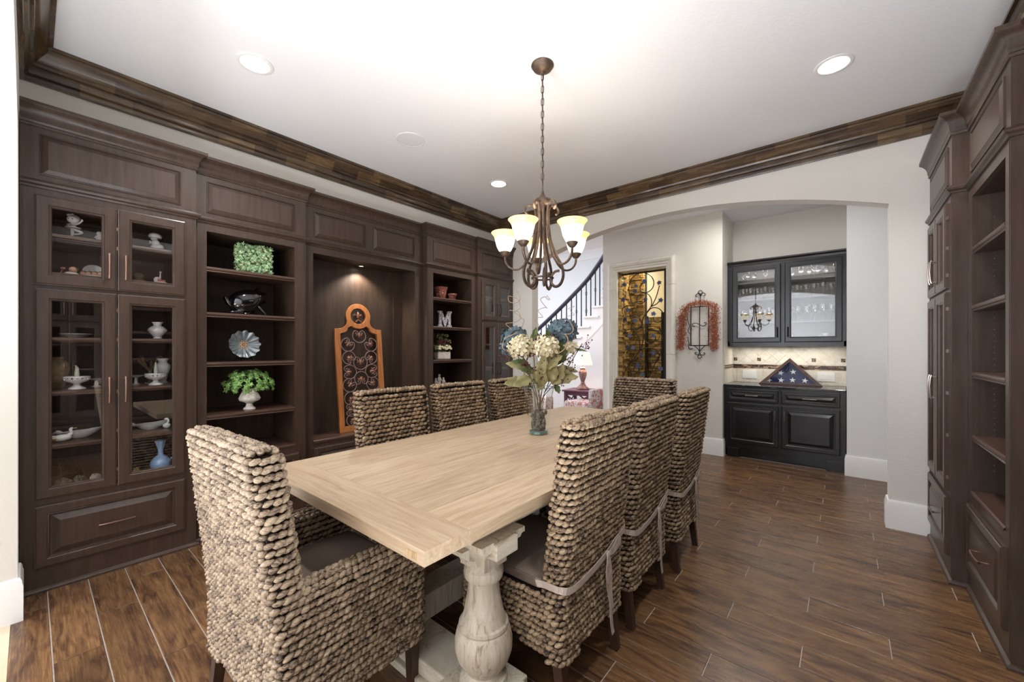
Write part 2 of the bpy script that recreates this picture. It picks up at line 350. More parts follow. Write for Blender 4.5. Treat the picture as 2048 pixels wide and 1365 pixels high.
M['blue_petal'] = grain('dusty_blue_petal', [(0.3, '#32454e'), (0.7, '#6c818b')], (1, 1, 1), 20, 3, 0, 0.7, 0, jitter=True)
M['berry'] = plain('burgundy_berry', '#5a2326', 0.35); M['stem'] = plain('brown_stem', '#5c4630', 0.7); M['twig'] = plain('curly_twig', '#b59a7c', 0.6)
M['mauvewood'] = plain('plum_painted_wood', '#6d4257', 0.45)
M['lampbase'] = grain('distressed_red_grey_base', [(0.35, '#6a4a44'), (0.6, '#9a8078'), (0.8, '#b9a9a0')], (1, 1, 1), 30, 4, 0, 0.7, 0.3, 0.003)
M['handrail'] = plain('dark_handrail', '#33333f', 0.35)
M['speaker'] = plain('speaker_mesh_white', '#e6e6e7', 0.8)
M['plastic'] = plain('white_plastic', '#f0eeea', 0.4)
M['cellar_wall'] = plain('cellar_plaster', '#d8cca0', 0.8); M['dark'] = plain('dark_void_wood', '#12100e', 0.7)
M['stacked'] = grain('stacked_ledger_stone', [(0.25, '#6f5228'), (0.5, '#a98a50'), (0.75, '#cdb67c')], (1, 1, 1), 9, 5, 0.3, 0.85, 0.6, 0.01, space='World', jitter=True, var=(0.45, 1.2))
def print_mat():
    m, nt, b = base_mat('floral_upholstery'); v = coords(nt, 'Object'); vo = N(nt, 'ShaderNodeTexVoronoi'); setin(vo, Scale=14); nt.links.new(v, vo.inputs['Vector'])
    c = ramp(nt, vo.outputs['Distance'], [(0.18, '#8d4f52'), (0.3, '#e6dcd8'), (0.42, '#5a6068'), (0.5, '#e8e0dc'), (0.7, '#b67a78')]); nt.links.new(c, b.inputs['Base Color']); setin(b, Roughness=0.85); return m
M['floral'] = print_mat()
def pane_mat(name, tint=(1, 1, 1, 1), k=1.0):
    m = bpy.data.materials.new(name); m.use_nodes = True; nt = m.node_tree; nt.nodes.clear()
    o = N(nt, 'ShaderNodeOutputMaterial'); t = N(nt, 'ShaderNodeBsdfTransparent'); g = N(nt, 'ShaderNodeBsdfGlossy'); mx = N(nt, 'ShaderNodeMixShader')
    t.inputs[0].default_value = tint; g.inputs['Roughness'].default_value = 0.0; g.inputs[0].default_value = (1, 1, 1, 1)
    ge = N(nt, 'ShaderNodeNewGeometry'); dt = N(nt, 'ShaderNodeVectorMath', operation='DOT_PRODUCT'); nt.links.new(ge.outputs['Normal'], dt.inputs[0]); nt.links.new(ge.outputs['Incoming'], dt.inputs[1])
    ab = N(nt, 'ShaderNodeMath', operation='ABSOLUTE'); nt.links.new(dt.outputs['Value'], ab.inputs[0]); om = N(nt, 'ShaderNodeMath', operation='SUBTRACT'); om.inputs[0].default_value = 1.0; nt.links.new(ab.outputs[0], om.inputs[1])
    pw = N(nt, 'ShaderNodeMath', operation='POWER'); nt.links.new(om.outputs[0], pw.inputs[0]); pw.inputs[1].default_value = 5.0; fr = N(nt, 'ShaderNodeMath', operation='MULTIPLY_ADD'); nt.links.new(pw.outputs[0], fr.inputs[0]); fr.inputs[1].default_value = .95; fr.inputs[2].default_value = .045
    mu = N(nt, 'ShaderNodeMath', operation='MULTIPLY'); mu.inputs[1].default_value = k; mu.use_clamp = True
    nt.links.new(fr.outputs[0], mu.inputs[0]); nt.links.new(mu.outputs[0], mx.inputs[0]); nt.links.new(t.outputs[0], mx.inputs[1]); nt.links.new(g.outputs[0], mx.inputs[2]); nt.links.new(mx.outputs[0], o.inputs[0]); return m
M['pane'] = pane_mat('clear_pane', k=1.5); M['pane_soft'] = pane_mat('thin_case_glass', k=.35); M['stemware'] = pane_mat('thin_clear_glass', (0.93, 0.94, 0.95, 1), 2.6)
M['vase'] = pane_mat('pale_green_vase_glass', (0.955, 0.975, 0.97, 1), 1.8); M['vasebase'] = plain('thick_green_glass', '#9fc4bd', 0.05, trans=0.85)
M['opal'] = grain('iridescent_ruffled_glass', [(0.3, '#5f7078'), (0.55, '#8d979a'), (0.75, '#9a8f9c')], (1, 1, 1), 14, 4, 0.5, 0.2, 0.2, 0.003, coat=1.0, metal=.3); M['opal_c'] = plain('gilded_relief', '#c8a883', 0.35, 0.4)

# ------------------------------------------------------------------ room dimensions
XL, XR, YN, YB, ZC = -3.67, 0.78, -0.04, 4.18, 3.12
AX0, AX1, ASP, ATOP, WT = -3.13, 0.262, 2.47, 2.765, 0.13
Y2 = 5.62
YH = 8.2
# ------------------------------------------------------------------ structure
def arch_wall(y0, y1, x0, x1, ax0, ax1, zt, bull=0.0):
    mb = MB(); mb.box(x0, ax0, y0, y1, 0, zt); mb.box(ax1, x1, y0, y1, 0, zt)
    n = 40; cx = (ax0 + ax1) / 2; hw = (ax1 - ax0) / 2
    rise = ATOP - ASP; rad = (hw * hw + rise * rise) / (2 * rise)
    pts = []
    for i in range(n + 1):
        x = ax0 + (ax1 - ax0) * i / n; pts.append((x, ATOP - rad + math.sqrt(max(rad * rad - (x - cx) ** 2, 0))))
    for i in range(n):
        (xa, za), (xb, zb) = pts[i], pts[i + 1]
        mb.add([(xa, y0, za), (xb, y0, zb), (xb, y0, zt), (xa, y0, zt), (xa, y1, za), (xb, y1, zb), (xb, y1, zt), (xa, y1, zt)], [(0, 1, 2, 3), (5, 4, 7, 6), (0, 4, 5, 1)])
    return mb
def weld(o, d=1e-4):
    bm = bmesh.new(); bm.from_mesh(o.data); bmesh.ops.remove_doubles(bm, verts=bm.verts, dist=d)
    bmesh.ops.recalc_face_normals(bm, faces=bm.faces); bm.to_mesh(o.data); bm.free()
wb = st('wall_back', arch_wall(YB, YB + WT, -4.12, 1.3, AX0, AX1, ZC), M['wall'])
wn = st('wall_near', arch_wall(YN - 0.16, YN, -4.12, 1.3, -3.18, 0.30, ZC), M['wall'])
m_ = MB(); m_.box(-4.2, -4.02, YN - .16, YB + WT, 0, 2.64); m_.box(-4.2, XL, YN, YB, 2.735, ZC); st('wall_left', m_, M['wall'])
m_ = MB(); m_.box(1.1, 1.25, YN - .16, YB + WT, 0, 2.64); m_.box(XR, 1.25, YN, YB, 2.735, ZC); st('wall_right', m_, M['wall'])
st('ceiling', MB().box(-4.2, 1.3, YN - .16, Y2 + 0.7, ZC, ZC + .1), M['ceil'])
# foyer behind the camera
st('ceiling_foyer', MB().box(-4.2, 1.3, -4.2, YN - .16, ZC, ZC + .1), M['ceil'])
m_ = MB(); m_.box(-4.35, -4.2, -4.2, YN, 0, ZC); st('wall_foyer_left', m_, M['wallw'])
m_ = MB(); m_.box(1.3, 1.45, -4.2, YN, 0, ZC); st('wall_foyer_right', m_, M['wallw'])
st('wall_foyer_back', MB().box(-4.35, 1.45, -4.35, -4.2, 0, ZC), M['wallw'])
# passage beyond the arch
NX0, NX1 = -1.19, 0.022
DX0, DX1, DZ = -2.60, -1.88, 2.51
m_ = MB(); m_.box(-2.85, DX0, Y2, Y2 + .13, 0, ZC); m_.box(DX1, NX0, Y2, Y2 + .13, 0, ZC); m_.box(DX0, DX1, Y2, Y2 + .13, DZ, ZC)
m_.box(NX0 - .12, NX0, Y2 + .13, 6.4, 0, ZC); m_.box(-2.85, -2.73, Y2 + .13, YH, 0, 3.8)
st('wall_passage', m_, M['wall'])
m_ = MB(); m_.box(NX1, 1.3, Y2, Y2 + .13, 0, ZC); m_.box(NX1, NX1 + .12, Y2 + .13, 6.4, 0, ZC); st('wall_passage_right', m_, M['wallw'])
st('wall_niche_back', MB().box(NX0 - .12, NX1 + .12, 6.25, 6.38, 0, ZC), M['wall'])
st('wall_passage_end', MB().box(1.18, 1.3, YB + WT, Y2, 0, ZC), M['wall'])
# hall with stairs
st('wall_hall_back', MB().box(-9, -2.8, YH, YH + .15, 0, 3.9), M['wallw'])
st('wall_hall_left', MB().box(-9.15, -9, 3.4, YH, 0, 3.9), M['wallw'])
st('wall_hall_near', MB().box(-9, -4.12, YB, YB + WT, 0, 3.9), M['wallw'])
st('ceiling_hall', MB().box(-9, -2.85, YB, YH, 3.75, 3.85), plain('lavender_grey_ceiling', '#c9c9d6', 0.9))
m_ = MB(); m_.box(-2.87, -2.85, YB, Y2, ZC, 3.75); st('wall_hall_header', m_, M['wallw'])
m_ = MB(); m_.sweep([(-2.85, YH), (-9, YH)][::-1], [(0, 3.42), (.03, 3.42), (.03, 3.5), (.06, 3.54), (.06, 3.6), (.16, 3.72), (.16, 3.75), (0, 3.75)]); st('trim_hall_crown', m_, M['white'])

# crown mouldings of the dining room (one per wall, mitred)
CP = [(0, 2.925), (.018, 2.925), (.022, 2.94), (.022, 2.955), (.034, 2.965), (.040, 2.99), (.038, 3.005), (.052, 3.01), (.056, 3.025), (.062, 3.03), (.075, 3.05), (.098, 3.078), (.105, 3.085), (.108, 3.10), (.125, 3.102), (.125, ZC), (0, ZC)]
def crown_seg(name, p, q, c0, c1, mat):
    P = [Vector(c) for c in (c0, p, q, c1)]; mb = MB(); full = MB(); full.sweep([c0, p, q, c1], CP, caps=False)
    n = len(CP); vs_ = full.v[n:3 * n]; mb.rings([vs_[:n], vs_[n:]], False, False, closed=False)
    return st(name, mb, mat, smooth=25)
c = [(XL, YN), (XL, YB), (XR, YB), (XR, YN)]
crown_seg('trim_crown_left', c[0], c[1], c[3], c[2], M['crown_y']); crown_seg('trim_crown_back', c[1], c[2], c[0], c[3], M['crown_x'])
crown_seg('trim_crown_right', c[2], c[3], c[1], c[0], M['crown_y']); crown_seg('trim_crown_near', c[3], c[0], c[2], c[1], M['crown_x'])

# baseboards
BP = [(0, 0), (.018, 0), (.018, .175), (.014, .19), (.014, .2), (.008, .215), (0, .215)]
def baseb(name, path): st(name, MB().sweep(path, BP), M['white'], smooth=25)
baseb('baseboard_back_right', [(AX1, YB + WT), (AX1, YB), (0.485, YB)])
baseb('baseboard_back_left', [(-3.44, YB), (AX0, YB), (AX0, YB + WT)])
baseb('baseboard_near_left', [(-3.18, YN - .16), (-3.18, YN), (-3.40, YN)])
baseb('baseboard_passage_mid', [(-1.69, Y2), (NX0, Y2), (NX0, 5.70)])
baseb('baseboard_passage_right', [(NX1, 5.70), (NX1, Y2), (1.18, Y2)])
baseb('baseboard_hall', [(-9, YH), (-2.85, YH)])

# floor: grout slab + tiles
fl = st('floor', MB().box(-3.9, 1.3, -0.062, Y2 + .64, -.05, -.003), M['grout'])
L_, PT, G_ = 0.928, 0.157, 0.0022
def tile_mesh(wd, dp):
    b = 0.0012
    mb = MB(); mb.rings([[(0, 0, -.004), (wd, 0, -.004), (wd, dp, -.004), (0, dp, -.004)], [(0, 0, -b), (wd, 0, -b), (wd, dp, -b), (0, dp, -b)], [(b, b, 0), (wd - b, b, 0), (wd - b, dp - b, 0), (b, dp - b, 0)]], False, True)
    return mb
tiles = []
for k in range(-1, 36):
    y0 = .062 + PT * k + G_; y1 = .062 + PT * (k + 1) - G_
    y0 = max(y0, -.062)
    xs = -.147 - .3093 * (k - 13)
    xs -= math.ceil((xs + 3.9) / L_) * L_
    x = xs
    lim1 = 1.2 if y0 > YB else 0.62
    lim0 = -3.6 if y0 < YB else -3.9
    while x < lim1:
        a = max(x + G_, lim0); b = min(x + L_ - G_, lim1); x += L_
        if b - a > .02: tiles.append((a, b, y0, y1))
cache = {}
tiles.sort(key=lambda t: (t[0] + t[1]) ** 2 / 4 * 0 + (t[2] ** 2 + ((t[0] + t[1]) / 2) ** 2))
rest = MB()
for i, (a, b, y0, y1) in enumerate(tiles):
    key = (round(b - a, 4), round(y1 - y0, 4))
    if i >= 290:
        t_ = tile_mesh(b - a, y1 - y0); rest.add([(p[0] + a, p[1] + y0, p[2]) for p in t_.v], t_.f); continue
    if key in cache: like(cache[key], fl, (a, y0, 0)).name = 'tile'
    else: cache[key] = mk('tile', tile_mesh(b - a, y1 - y0), M['tile'], fl, (a, y0, 0))
if rest.v: mk('far_tiles', rest, M['tile'], fl, kind='stuff')
st('floor_foyer', MB().box(-4.2, 1.3, -4.2, -.0625, -.05, 0), M['traver'])
st('floor_hall', MB().box(-9, -3.9, YB, YH, -.05, 0), M['tile'])
st('floor_hall_far', MB().box(-3.9, -2.85, Y2 + .64, YH, -.05, 0), M['tile'])

# ------------------------------------------------------------------ cabinets
def raised(mb, x0, x1, z0, z1, y, stile, th=.02):
    """frame and raised panel front, y is the face it sits on; front towards -y"""
    s = stile
    mb.rect_rings(x0, x1, z0, z1, [(0, y), (0, y - th + .006), (.006, y - th + .004), (.009, y - th), (s - .014, y - th), (s - .010, y - th + .004), (s - .006, y - th + .003), (s, y - th + .014), (s + .006, y - th + .015), (s + .034, y - th + .002), (s + .038, y - th)], True, True)
def frieze(mb, x0, x1, z0, z1, y, bev=.03):
    mb.rect_rings(x0, x1, z0, z1, [(0, y), (0, y - .006), (.006, y - .008), (.009, y - .001), (bev, y - .010), (bev + .003, y - .012)], True, False)
def glassframe(mb, x0, x1, z0, z1, y, s, th=.02):
    mb.rect_rings(x0, x1, z0, z1, [(0, y), (0, y - th + .006), (.006, y - th + .004), (.009, y - th), (s - .014, y - th), (s - .010, y - th + .005), (s - .004, y - th + .006), (s, y - th + .014), (s, y)], False, False)
def pull(parent, x, z, y, L, vert, m, r=.0055, out=.026, name='handle', lab=None):
    mb = MB(); h = L / 2
    f = (lambda t, o: (x, y - o, z + t)) if vert else (lambda t, o: (x + t, y - o, z))
    mb.tube([f(-h * .9, 0), f(-h * .9, out * .8)], r * .9, 6); mb.tube([f(h * .9, 0), f(h * .9, out * .8)], r * .9, 6)
    mb.tube([f(-h, out * .75), f(-h * .75, out * .95), f(0, out * 1.08), f(h * .75, out * .95), f(h, out * .75)], [r * 1.2, r * 1.1, r, r * 1.1, r * 1.2], 8)
    return mk(name, mb, m, parent, smooth=40)
def door(root, x0, x1, z0, z1, glass, hx, hz, hl, m=None, hm=None, stile=.066, hinge=None, hxp=None):
    m = m or M['cab']; hm = hm or M['bronze']; mb = MB()
    (glassframe if glass else raised)(mb, x0, x1, z0, z1, 0, stile)
    d = mk('door', mb, m, root, smooth=20)
    if glass: mk('glass_pane', MB().box(x0 + stile - .004, x1 - stile + .004, -.006, -.003, z0 + stile - .004, z1 - stile + .004), M['pane'], d)
    pull(d, hx, hz, -.02, hl, True, hm)
    if hinge and hxp is not None:
        for zz in hinge: mk('hinge', MB().box(hxp - .0018, hxp + .0018, -.014, -.003, zz - .010, zz + .010), M['hinge'] if hm is not M['nickel'] else hm, d)
    return d
def drawer(root, x0, x1, z0, z1, stile=.06, hl=.16, m=None, hm=None):
    mb = MB(); raised(mb, x0, x1, z0, z1, 0, stile); d = mk('drawer', mb, m or M['cab'], root, smooth=20)
    pull(d, (x0 + x1) / 2, (z0 + z1) / 2, -.02, hl, False, hm or M['bronze']); return d
def shelf(root, x0, x1, y0, y1, z, th=.035, name='shelf', m=None):
    mb = MB(); p = [(0, z - th), (-.004, z - th + .004), (0, z - th + .011), (-.007, z - .02), (-.009, z - .012), (-.007, z - .004), (0, z)]
    mb.rings([[(x0, y0 + o, zz) for o, zz in p] + [(x0, y1, z), (x0, y1, z - th * .6)], [(x1, y0 + o, zz) for o, zz in p] + [(x1, y1, z), (x1, y1, z - th * .6)]], True, True)
    return mk(name, mb, m or M['cabx'], root)
CRP = [(-.005, 2.60), (.006, 2.60), (.010, 2.612), (.006, 2.618), (.012, 2.628), (.014, 2.65), (.022, 2.672), (.038, 2.692), (.052, 2.70), (.056, 2.705), (.056, 2.722), (-.005, 2.722)]
LRP = [(-.002, 2.262), (.008, 2.262), (.012, 2.272), (.022, 2.28), (.026, 2.29), (.022, 2.297), (.014, 2.302), (.004, 2.308), (-.002, 2.308)]
SHP = [(0, .0), (.016, 0), (.016, .010), (.012, .018), (0, .024)]
def carcass(root, W, D, xo0, xo1, zo0, zo1, openings=None, top=2.7, both=True, zs=None):
    """front frame with an opening, boxed interior"""
    f = MB(); f.box(0, xo0, 0, .022, 0, top); f.box(xo1, W, 0, .022, 0, top); f.box(xo0, xo1, 0, .022, 0, zo0); f.box(xo0, xo1, 0, .022, zo1, top)
    f.box(0, .02, .022, D, 0, top); f.box(W - .02, W, .022, D, 0, top)
    # routed grooves on the stiles
    for gx in (.012, W - .016): f.box(gx, gx + .004, -.003, 0, .03, 2.255)
    mk('face_frame', f, M['cab'], root)
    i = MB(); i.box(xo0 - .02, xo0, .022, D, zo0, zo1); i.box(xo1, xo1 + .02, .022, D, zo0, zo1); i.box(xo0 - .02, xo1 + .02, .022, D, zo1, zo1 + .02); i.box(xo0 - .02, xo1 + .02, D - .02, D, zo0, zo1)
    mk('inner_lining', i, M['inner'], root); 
    shelf(root, xo0, xo1, .002, D - .02, zo0 + .002, .012, 'bottom_board')
def add_mould(root, W, l=0.0, r=0.0, base=True):
    """l, r: how far the mouldings return back at each end"""
    def path():
        p = []
        if l: p.append((0, l))
        p += [(0, 0), (W, 0)]
        if r: p.append((W, r))
        return p
    mk('crown_moulding', MB().sweep(path(), CRP), M['cab'], root, smooth=25)
    mk('light_rail', MB().sweep(path(), LRP), M['cab'], root, smooth=25)
    if base: mk('shoe_moulding', MB().sweep(path(), SHP), M['cab'], root, smooth=25)
def pegs(root, x, ys, z0, z1, side):
    mb = MB(); z = z0
    while z < z1:
        for y in ys: mb.box(min(x, x + .0008 * side), max(x, x + .0008 * side), y - .002, y + .002, z - .002, z + .002)
        z += .032
    mk('peg_holes', mb, M['hinge'], root, kind='stuff')

def glass_cabinet(label, loc, rotz, W, D, x0, x1, shelves, hm=None, l=.06, r=.06, sh_z=True, hend=False):
    root = thing('display_cabinet', label, 'cabinet', loc, rotz, 'built-in glass-fronted display cabinets')
    carcass(root, W, D, x0 + .03, x1 - .03, .53, 2.20)
    mk('middle_rail', MB().box(x0 + .03, x1 - .03, 0, D - .02, 1.69, 1.80), M['cab'], root)
    xm = (x0 + x1) / 2; hm = hm or M['bronze']
    door(root, x0, xm - .002, 1.722, 2.225, True, xm - .036, 1.865, .15, hm=hm, hinge=(1.98, 2.10), hxp=None if hend else xm)
    door(root, xm + .002, x1, 1.722, 2.225, True, xm + .036, 1.865, .15, hm=hm, hinge=(1.80, 1.96, 2.14), hxp=x1 + .002 if hend else None)
    door(root, x0, xm - .002, .518, 1.70, True, xm - .036, 1.113, .155, hm=hm, hinge=(.62, .86, 1.1, 1.42, 1.6), hxp=None if hend else xm)
    door(root, xm + .002, x1, .518, 1.70, True, xm + .036, 1.113, .155, hm=hm, hinge=(.6, .85, 1.1, 1.35, 1.6), hxp=x1 + .002 if hend else None)
    drawer(root, x0, x1, .135, .483, hm=hm)
    for z in shelves: shelf(root, x0 + .03, x1 - .03, .03, D - .02, z, .03)
    p = MB(); frieze(p, x0 + .02, x1 - .02, 2.338, 2.565, 0); mk('frieze_panel', p, M['cab'], root, smooth=20)
    add_mould(root, W, l, r); return root
def open_bookcase(label, loc, rotz, W, D, x0, x1, shelves, l=0., r=0., peg=None):
    root = thing('bookcase', label, 'bookcase', loc, rotz, 'built-in open bookcases')
    carcass(root, W, D, x0, x1, .575, 2.205)
    for z in shelves: shelf(root, x0, x1, .006, D - .02, z, .036)
    drawer(root, x0 - .03, x1 + .03, .135, .50)
    p = MB(); frieze(p, x0, x1, 2.338, 2.562, 0); mk('frieze_panel', p, M['cab'], root, smooth=20)
    if peg is not None: pegs(root, x1 - .0005 if peg > 0 else x0 + .0005, (.08, D - .09), .7, 2.1, -peg)
    add_mould(root, W, l, r); return root
def niche(label, loc, rotz, W, D, x0, x1):
    root = thing('display_niche', label, 'cabinet', loc, rotz)
    f = MB(); f.box(0, x0, 0, .022, 0, 2.7); f.box(x1, W, 0, .022, 0, 2.7); f.box(x0, x1, 0, .022, 2.20, 2.7); f.box(x0, x1, 0, .022, 0, .56)
    f.box(0, .02, .022, .5, 0, 2.7); f.box(W - .02, W, .022, .5, 0, 2.7); mk('face_frame', f, M['cab'], root)
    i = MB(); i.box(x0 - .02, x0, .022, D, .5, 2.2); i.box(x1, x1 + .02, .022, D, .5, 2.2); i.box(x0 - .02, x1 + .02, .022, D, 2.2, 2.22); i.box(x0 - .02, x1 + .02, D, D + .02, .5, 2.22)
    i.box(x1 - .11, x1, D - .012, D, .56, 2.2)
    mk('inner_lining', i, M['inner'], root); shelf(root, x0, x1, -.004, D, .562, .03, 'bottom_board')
    xm = (x0 + x1) / 2
    for a, b in ((x0 + .01, xm - .04), (xm + .04, x1 - .01)):
        p = MB(); frieze(p, a, b, 2.343, 2.562, 0); mk('frieze_panel', p, M['cab'], root, smooth=20)
        p = MB(); raised(p, a - .01, b + .01, .13, .50, 0, .055); mk('door', p, M['cab'], root, smooth=20)
    s_ = thing('spot', None, None, (x0 + (x1 - x0) * .51, .17, 2.2)); s_.parent = root; s_.name = 'puck_light'
    mk('trim_ring', MB().lathe([(.03, 0), (.034, -.006), (.026, -.010), (.022, -.004)], 20, cap0=False, cap1=False), M['nickel'], s_, smooth=40)
    mk('lens', MB().lathe([(.022, -.004), (.0, -.0045)], 20, cap0=False, cap1=False), M['can_lens'], s_)
    add_mould(root, W, 0, 0); return root

HP = R(90)
DB = .50
CX1 = -3.46; 
glass_cabinet('large brown display cabinet with glass doors and china, left end of the left wall', (CX1, -.037, 0), HP, .772, .52, .05, .71, (1.997 + .03, 1.43, 1.12, .815), l=0, r=.06)
open_bookcase('open bookcase with square ivy, black sculpture and ruffled plate, second unit of the left wall', (-3.505, .737, 0), HP, .752, .475, .069, .664, (1.955, 1.628, 1.267, .885), l=0, r=.05)
niche('wide recessed niche with a spotlight over a leaning scroll panel', (-3.56, 1.49, 0), HP, 1.262, .245, .085, 1.16)
open_bookcase('open bookcase holding the letter M, right of the spotlit niche', (-3.485, 2.755, 0), HP, .75, .475, .083, .675, (1.942, 1.617, 1.242, .905), l=.07, r=0, peg=1)
glass_cabinet('narrow-looking glass-door display cabinet in the far left corner beside the arch', (-3.455, 3.507, 0), HP, .672, .5, .06, .63, (2.03, 1.43, 1.12, .82), l=.03, r=0, hm=M['darkiron'])
# right wall (facing -x), local x runs towards the camera
glass_cabinet('glass-door display cabinet of the right wall, in the corner against the back wall', (.48, YB, 0), -HP, .772, .5, .06, .70, (2.03, 1.43, 1.12, .82), l=0, r=.065, hm=M['nickel'], hend=True)
open_bookcase('empty open bookcase at the right edge of the picture', (.545, 3.405, 0), -HP, .745, .45, .075, .67, (1.925, 1.605, 1.235, .885), l=0, r=.07, peg=-1)
niche('recessed niche unit of the right wall, mostly outside the right picture edge', (.615, 2.655, 0), -HP, 1.262, .245, .085, 1.16)
open_bookcase('bookcase of the right wall beside the camera, out of frame', (.545, 1.388, 0), -HP, .745, .475, .075, .67, (1.94, 1.61, 1.24, .89), l=.0, r=0)
glass_cabinet('glass-door cabinet of the right wall level with the camera, out of frame', (.48, .638, 0), -HP, .675, .5, .05, .62, (2.03, 1.43, 1.12, .82), l=.06, r=0)
# niche spot
light('puck_spot', 'SPOT', (-3.72, 2.125, 2.185), 14, (1, 0.93, 0.82), (0, R(-8), 0), .015, spot=130, blend=.6)

# ------------------------------------------------------------------ ceiling fixtures
def downlight(x, y, lab):
    t = thing('recessed_light', lab, 'ceiling light', (x, y, ZC), 0, 'recessed ceiling lights')
    mk('trim_ring', MB().lathe([(.098, 0), (.098, -.004), (.092, -.007), (.078, -.005), (.075, 0)], 32, cap0=False, cap1=False), M['white'], t, smooth=40)
    mk('baffle', MB().lathe([(.075, -.002), (.068, .03)], 32, cap0=False, cap1=False), M['white'], t, smooth=40)
    mk('lens', MB().lathe([(.072, -.0035), (.0, -.006)], 32, cap0=False, cap1=False), M['can_lens'], t, smooth=40)
    light('downlight_beam', 'SPOT', (x, y, ZC - .03), 33, (.98, .98, 1.0), (0, 0, 0), .06, spot=125, blend=.8)
downlight(-2.79, .884, 'white recessed ceiling light above the left display cabinet')
downlight(-.05, 3.173, 'white recessed ceiling light at upper right, near the back wall crown')
downlight(-2.826, 3.18, 'white recessed ceiling light just left of the chandelier chain')
downlight(-.05, .884, 'white recessed ceiling light right of the camera, out of frame')
sp = thing('ceiling_speaker', 'round flush white ceiling speaker with a painted grille', 'speaker', (-2.80, 2.04, ZC))
mk('rim', MB().lathe([(.118, 0), (.118, -.004), (.110, -.006), (.108, -.003)], 40, cap0=False, cap1=False), M['speaker'], sp, smooth=40)
mk('grille', MB().lathe([(.108, -.004), (0, -.005)], 40, cap0=False, cap1=False), M['speaker'], sp)

# ------------------------------------------------------------------ chandelier
CH = (-1.436, 2.025)
ch = thing('chandelier', 'bronze five-arm chandelier with upturned frosted glass shades hanging over the table', 'chandelier', (CH[0], CH[1], 1.74))
zz = 1.74
def Z(a): return a - zz
mk('canopy', MB().lathe([(0, Z(3.12)), (.068, Z(3.12)), (.07, Z(3.113)), (.064, Z(3.108)), (.058, Z(3.095)), (.035, Z(3.082)), (.012, Z(3.075)), (.010, Z(3.06)), (0, Z(3.058))], 32, cap0=False, cap1=False), M['iron'], ch, smooth=50)
def link_mesh():
    p = []
    for i in range(16):
        a = 2 * math.pi * i / 16; p.append((.0085 * math.cos(a), 0, .014 * math.sin(a) + (.011 if math.sin(a) > 0 else -.011) * abs(math.sin(a)) ** .3))
    mb = MB(); mb.tube(p + [p[0]], .0024, 6, caps=False); return mb
l0 = None; z = 3.045; i = 0
while z > 2.36:
    if l0 is None: l0 = mk('chain_link', link_mesh(), M['iron'], ch, (0, 0, Z(z)), smooth=60)
    else: like(l0, ch, (0, 0, Z(z)), R(90 * (i % 2) + 20))
    z -= .0385; i += 1
mk('cord', MB().tube([(.003, 0, Z(3.06)), (-.003, .003, Z(2.9)), (.003, -.002, Z(2.6)), (0, 0, Z(2.33))], .0028, 6), M['darkiron'], ch)
mk('hub', MB().lathe([(0, Z(2.345)), (.006, Z(2.345)), (.010, Z(2.325)), (.02, Z(2.30)), (.05, Z(2.285)), (.058, Z(2.275)), (.058, Z(2.262)), (.046, Z(2.255)), (.030, Z(2.245)), (.02, Z(2.21)), (.0, Z(2.205))], 28, cap0=False, cap1=False), M['iron'], ch, smooth=50)
mk('bottom_ring', MB().tube([(.066 * math.cos(R(a)), .066 * math.sin(R(a)), Z(1.80)) for a in range(0, 361, 15)], .0055, 8, caps=False), M['iron'], ch, smooth=60)
mk('center_stem', MB().tube([(0, 0, Z(2.21)), (0, 0, Z(2.12))], [.012, .006], 10), M['iron'], ch, smooth=60)
def arm_curve(pts, ang):
    P = smooth_pts([(r, 0, Z(h)) for r, h in pts], 5); c, s = math.cos(ang), math.sin(ang); return [(p.x * c, p.x * s, p.z) for p in P]
A0 = math.atan2(-CH[1], -CH[0])
armpts = [(.095, 2.205), (.112, 2.225), (.098, 2.252), (.07, 2.258), (.048, 2.235), (.042, 2.17), (.05, 2.08), (.07, 1.98), (.105, 1.90), (.155, 1.862), (.205, 1.872), (.236, 1.91), (.24, 1.955)]
decpts = [(.035, 2.26), (.03, 2.18), (.045, 2.05), (.085, 1.94), (.12, 1.87), (.128, 1.81), (.112, 1.762), (.082, 1.745), (.056, 1.765), (.052, 1.80), (.075, 1.835), (.105, 1.842)]
for k in range(5):
    a = A0 + R(36 + 72 * k) + R(9)
    a2 = a + R(36)
    ar = mk('arm', MB().tube(arm_curve(armpts, a), .0088, 8, flat=.75), M['iron'], ch, smooth=60)
    mk('scroll_bar', MB().tube(arm_curve(decpts, a2), .0118, 8, flat=.6), M['iron'], ch, smooth=60)
    bx, by = .24 * math.cos(a), .24 * math.sin(a)
    mk('shade_cup', MB().lathe([(0, Z(1.945)), (.014, Z(1.945)), (.026, Z(1.958)), (.034, Z(1.972)), (.030, Z(1.978)), (0, Z(1.978))], 20, (bx, by, 0)), M['iron'], ar, smooth=50)
    sh = mk('glass_shade', MB().lathe([(.026, Z(1.972)), (.040, Z(1.985)), (.052, Z(2.01)), (.060, Z(2.04)), (.065, Z(2.062)), (.0625, Z(2.062)), (.0575, Z(2.04)), (.05, Z(2.01)), (.038, Z(1.988)), (.024, Z(1.976))], 28, (bx, by, 0), False, False), M['bulb_glass'], ch, smooth=60)
    mk('amber_rim', MB().lathe([(.065, Z(2.062)), (.074, Z(2.08)), (.087, Z(2.096)), (.085, Z(2.098)), (.072, Z(2.083)), (.0625, Z(2.062))], 28, (bx, by, 0), False, False), M['rim_glass'], sh, smooth=60)
    mk('bulb', MB().ell((bx, by, Z(2.03)), (.02, .02, .03)), M['bulb'], sh, smooth=60)
    light('chandelier_bulb', 'POINT', (CH[0] + bx, CH[1] + by, 2.085), 0.9, (1, .97, .94), size=.03)

